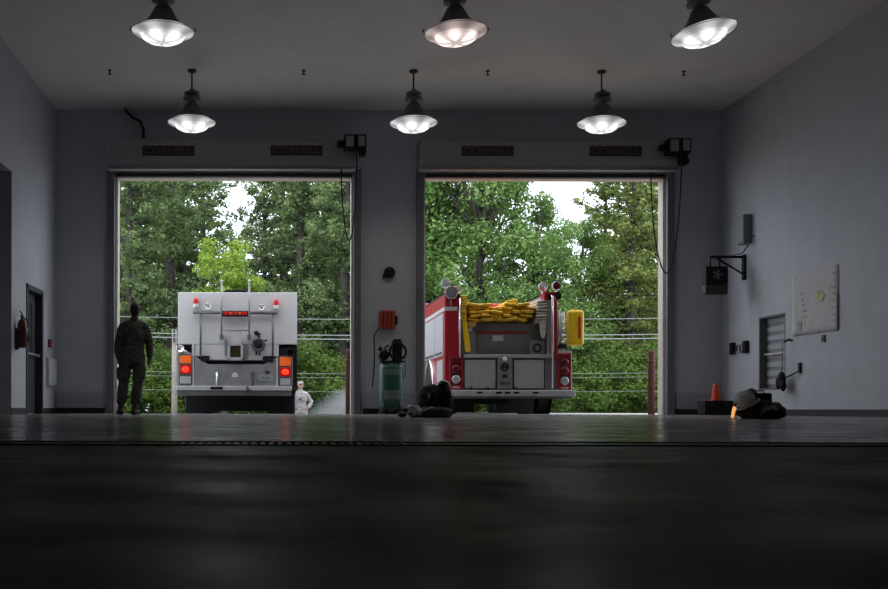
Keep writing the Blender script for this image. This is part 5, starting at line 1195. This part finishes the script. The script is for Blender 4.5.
P = [tree_pine(101, 19, 8.5, 0.14, 26, '', L_pine, (0,0,0), 'dark pines behind the left doorway', 0.12),
     tree_pine(102, 22, 9.0, 0.22, 26, '', L_pine, (0,0,0), 'dark pines behind the left doorway', 0.12),
     tree_pine(103, 15, 8.0, 0.06, 24, '', L_pineo, (0,0,0), 'olive pines behind the right doorway', 0.12)]
gl = 'pines behind the doorways'
spec = [ # proto, px, Y, scale, label
 (0, 128, 46, 1.0, 'dark pine behind the standing person in the left doorway'),
 (1, 168, 50, 1.0, 'tall dark pine just left of the white engine'),
 (0, 265, 49, 0.72, 'dark pine directly behind the bright green tree'),
 (0, 300, 47, 1.0, 'dark pine behind the right half of the white engine'),
 (1, 342, 45, 0.85, 'dark pine at the right edge of the left doorway'),
 (0, 205, 62, 1.05, 'distant pine behind the middle of the left doorway'),
 (1, 118, 64, 1.1, 'distant pine at the far left of the left doorway'),
 (1, 320, 63, 1.1, 'distant pine behind the right of the left doorway'),
 (0, 375, 50, 1.0, 'dark pine hidden mostly by the pier between the doors'),
 (0, 60, 50, 1.0, 'dark pine beyond the left doorway, hidden by the wall'),
 (2, 628, 43, 1.0, 'olive pine at the right of the right doorway'),
 (2, 668, 47, 1.1, 'olive pine partly hidden by the right door jamb'),
 (2, 600, 56, 1.05, 'olive pine behind the yellow float of the red engine'),
 (0, 549, 66, 0.80, 'thin distant pine rising against the sky above the red engine'),
 (1, 470, 66, 1.0, 'distant pine behind the left of the red engine'),
 (1, 432, 58, 0.9, 'distant pine at the left edge of the right doorway'),
 (0, 720, 52, 1.0, 'dark pine beyond the right doorway, hidden by the wall'),
]
spec += [(1, 140, 57, 1.1, 'second-row pine behind the standing person'), (0, 185, 56, 1.1, 'second-row pine left of the white engine roof'),
 (0, 285, 57, 1.15, 'second-row pine above the right corner of the white engine'),
 (0, 335, 55, 1.1, 'second-row pine behind the left door chain'), (1, 640, 57, 1.0, 'second-row pine behind the right door chain'), (0, 160, 70, 1.2, 'rearmost pine left of the white engine'),
 (0, 300, 72, 1.2, 'rearmost pine right of the white engine')]
used = set()
for (k_, px, Y, sc, lab) in spec:
    o = P[k_] if k_ not in used else copy_tree(P[k_])
    used.add(k_)
    setlab(o, lab, (WX(px, Y), Y, GZ-0.02*(Y-40)), random.uniform(0, 6.2), sc); o['group'] = gl
# broadleaf trees
tree_broad(207, 7.6, 3.0, 90, 14000, 0.08, 0.34, 'broadleaf_tree', 'bright yellow-green young tree rising above the white engine', 'tree', L_bright, (WX(224, 37.5), 37.5, GZ), None)
Bt = tree_broad(202, 14.5, 6.3, 110, 26000, 0.115, 0.08, 'broadleaf_tree', 'tall green leafy tree behind the left half of the red engine', 'tree', L_broad, (WX(480, 42), 42, GZ), 'leafy trees behind the right doorway')
for (px, Y, sc, lab) in ((437, 44, 0.98, 'green leafy tree at the left edge of the right doorway'), (535, 41, 0.70, 'lower green leafy tree behind the hose bed of the red engine'),
                         (580, 44, 0.66, 'short green leafy tree behind the lamps of the red engine'), (395, 46, 0.9, 'green leafy tree mostly hidden behind the pier')):
    setlab(copy_tree(Bt), lab, (WX(px, Y), Y, GZ), random.uniform(0, 6.2), sc)
# undergrowth bushes
Bu = tree_broad(301, 3.2, 4.0, 30, 7000, 0.085, 0.05, 'bush', 'x', 'bush', L_bush, (0,0,0), 'bushes along the wood edge')
bl_ = [(105,39.5,1.0,'leafy bush behind the left jamb of the left doorway'),(135,41,1.15,'leafy bush behind the legs of the standing person'),(162,40,0.9,'leafy bush between the standing person and the white engine'),
       (190,42,1.2,'leafy bush behind the left wheels of the white engine'),(225,41.5,1.2,'leafy bush under the bright green tree'),(262,42,1.2,'leafy bush behind the right of the white engine'),
       (296,41,1.1,'leafy bush behind the person with hands on hips'),(322,40,1.15,'leafy bush above the exhaust smoke'),(348,41,1.0,'leafy bush behind the left bollard'),
       (385,40,1.1,'leafy bush hidden behind the pier'),(430,40,1.0,'leafy bush at the left edge of the right doorway'),(465,41,1.2,'leafy bush behind the left wheels of the red engine'),
       (505,41,1.1,'leafy bush behind the middle of the red engine'),(545,40,1.0,'leafy bush behind the right wheels of the red engine'),(583,39,1.0,'leafy bush just right of the red engine'),
       (612,40.5,1.2,'leafy bush right of the red engine under the cables'),(642,39.5,1.05,'leafy bush behind the right bollard'),(675,41,1.2,'leafy bush hidden behind the right jamb')]
for i, (px, Y, sc, lab) in enumerate(bl_):
    setlab(Bu if i == 0 else copy_tree(Bu), lab, (WX(px, Y), Y, GZ), random.uniform(0, 6.2), sc)
# a farther, taller thicket
th_l = [(90,'far thicket behind the left jamb'),(150,'far thicket behind the standing person'),(215,'far thicket behind the white engine, left half'),(280,'far thicket behind the white engine, right half'),(345,'far thicket behind the left bollard'),(420,'far thicket behind the pier edge'),(480,'far thicket behind the red engine, left half'),(545,'far thicket behind the red engine, right half'),(610,'far thicket right of the red engine'),(680,'far thicket behind the right jamb')]
for i, (px, lab) in enumerate(th_l):
    Y = 54+(i % 3)*3
    o = setlab(copy_tree(Bu), lab, (WX(px, Y), Y, GZ-0.4), random.uniform(0, 6.2), 1.9+0.3*(i % 2)); o['group'] = 'far thickets in the wood'

# cables crossing before the trees
cab = [(318.5, 0.016, 'single thin pale cable, topmost of those crossing the wood'), (334.5, 0.022, 'upper cable of the close upper pair crossing the wood'), (338.5, 0.026, 'lower thick cable of the close upper pair crossing the wood'),
       (373, 0.016, 'upper cable of the thin lower pair crossing the wood'), (377, 0.012, 'lower cable of the thin lower pair crossing the wood'), (391, 0.012, 'lowest pale cable crossing before the bushes')]
Mcab = mat('cable_pale', (0.22, 0.23, 0.235), 0.7); Mcab2 = mat('cable_dim', (0.14, 0.15, 0.15), 0.7)
YCb = 35.0
for py, r_, lab in cab:
    pts = [(x, YCb, WZ(py, YCb)+0.22*((x-5)/16)**2-0.04+x*0.001) for x in range(-24, 36, 4)]
    tag(MB().tube(pts, r_*0.75, 6).build('utility_cable', Mcab if py < 350 else Mcab2), lab, 'cable', 'cables crossing the wood')
for px, lab in ((-420, 'utility pole left of the doorways carrying the cables'), (174, 'grey wooden pole just left of the white engine'), (1250, 'utility pole far right carrying the cables')):
    X = WX(px, 35.1); X = max(-24, min(32, X)); H_ = WZ(330, 35.1) if px == 174 else WZ(290, 35.1)
    pl = thing('utility_pole', lab, 'pole', (X, 35.12, -1.2), group='poles at the wood edge')
    MB().lathe([(0,0),(0.11,0),(0.09,H_+1.2),(0,H_+1.22)], (X, 35.12+0.10, -1.2), n=12).build('pole_shaft', mat('pole_wood', (0.20, 0.18, 0.165), 0.8, var=0.2), pl)
    MB().box(X-0.03, X+0.03, 35.02, 35.16, WZ(342,35), WZ(330,35)).build('cable_clamp', M_steel_dark, pl)

# ------------------------------------------------------------------ light, world, camera
wd = bpy.data.worlds.new('sky'); bpy.context.scene.world = wd; wd.use_nodes = True
nt = wd.node_tree; bg = nt.nodes['Background']
tc = nt.nodes.new('ShaderNodeTexCoord'); sp = nt.nodes.new('ShaderNodeSeparateXYZ'); nt.links.new(tc.outputs['Generated'], sp.inputs[0])
cr = nt.nodes.new('ShaderNodeValToRGB'); e = cr.color_ramp.elements
e[0].position = 0.0; e[0].color = (0.78, 0.87, 1.0, 1); e[1].position = 0.7; e[1].color = (0.93, 0.97, 1.04, 1)
nt.links.new(sp.outputs['Z'], cr.inputs['Fac']); nt.links.new(cr.outputs['Color'], bg.inputs['Color'])
bg.inputs['Strength'].default_value = 3.0
su = bpy.data.lights.new('sun', 'SUN'); su.energy = 1.6; su.angle = R(30); su.color = (1.0, 0.98, 0.93)
so_ = bpy.data.objects.new('sun', su); col.objects.link(so_); so_.rotation_euler = (R(38), R(-22), 0)

cam = bpy.data.cameras.new('camera'); co = bpy.data.objects.new('camera', cam); col.objects.link(co)
co.location = (0, 0, CH); co.rotation_euler = (PI/2, R(-0.12), 0)
cam.sensor_fit = 'HORIZONTAL'; cam.sensor_width = 36; cam.lens = F*36/888
cam.shift_x = (444-CX)/888; cam.shift_y = (HZ-294.5)/888
cam.clip_start = 0.02; cam.clip_end = 500
sc = bpy.context.scene; sc.camera = co
sc.view_settings.view_transform = 'Standard'; sc.view_settings.look = 'None'; sc.view_settings.gamma = 1; sc.view_settings.use_curve_mapping = False
sc.view_settings.exposure = 0.0
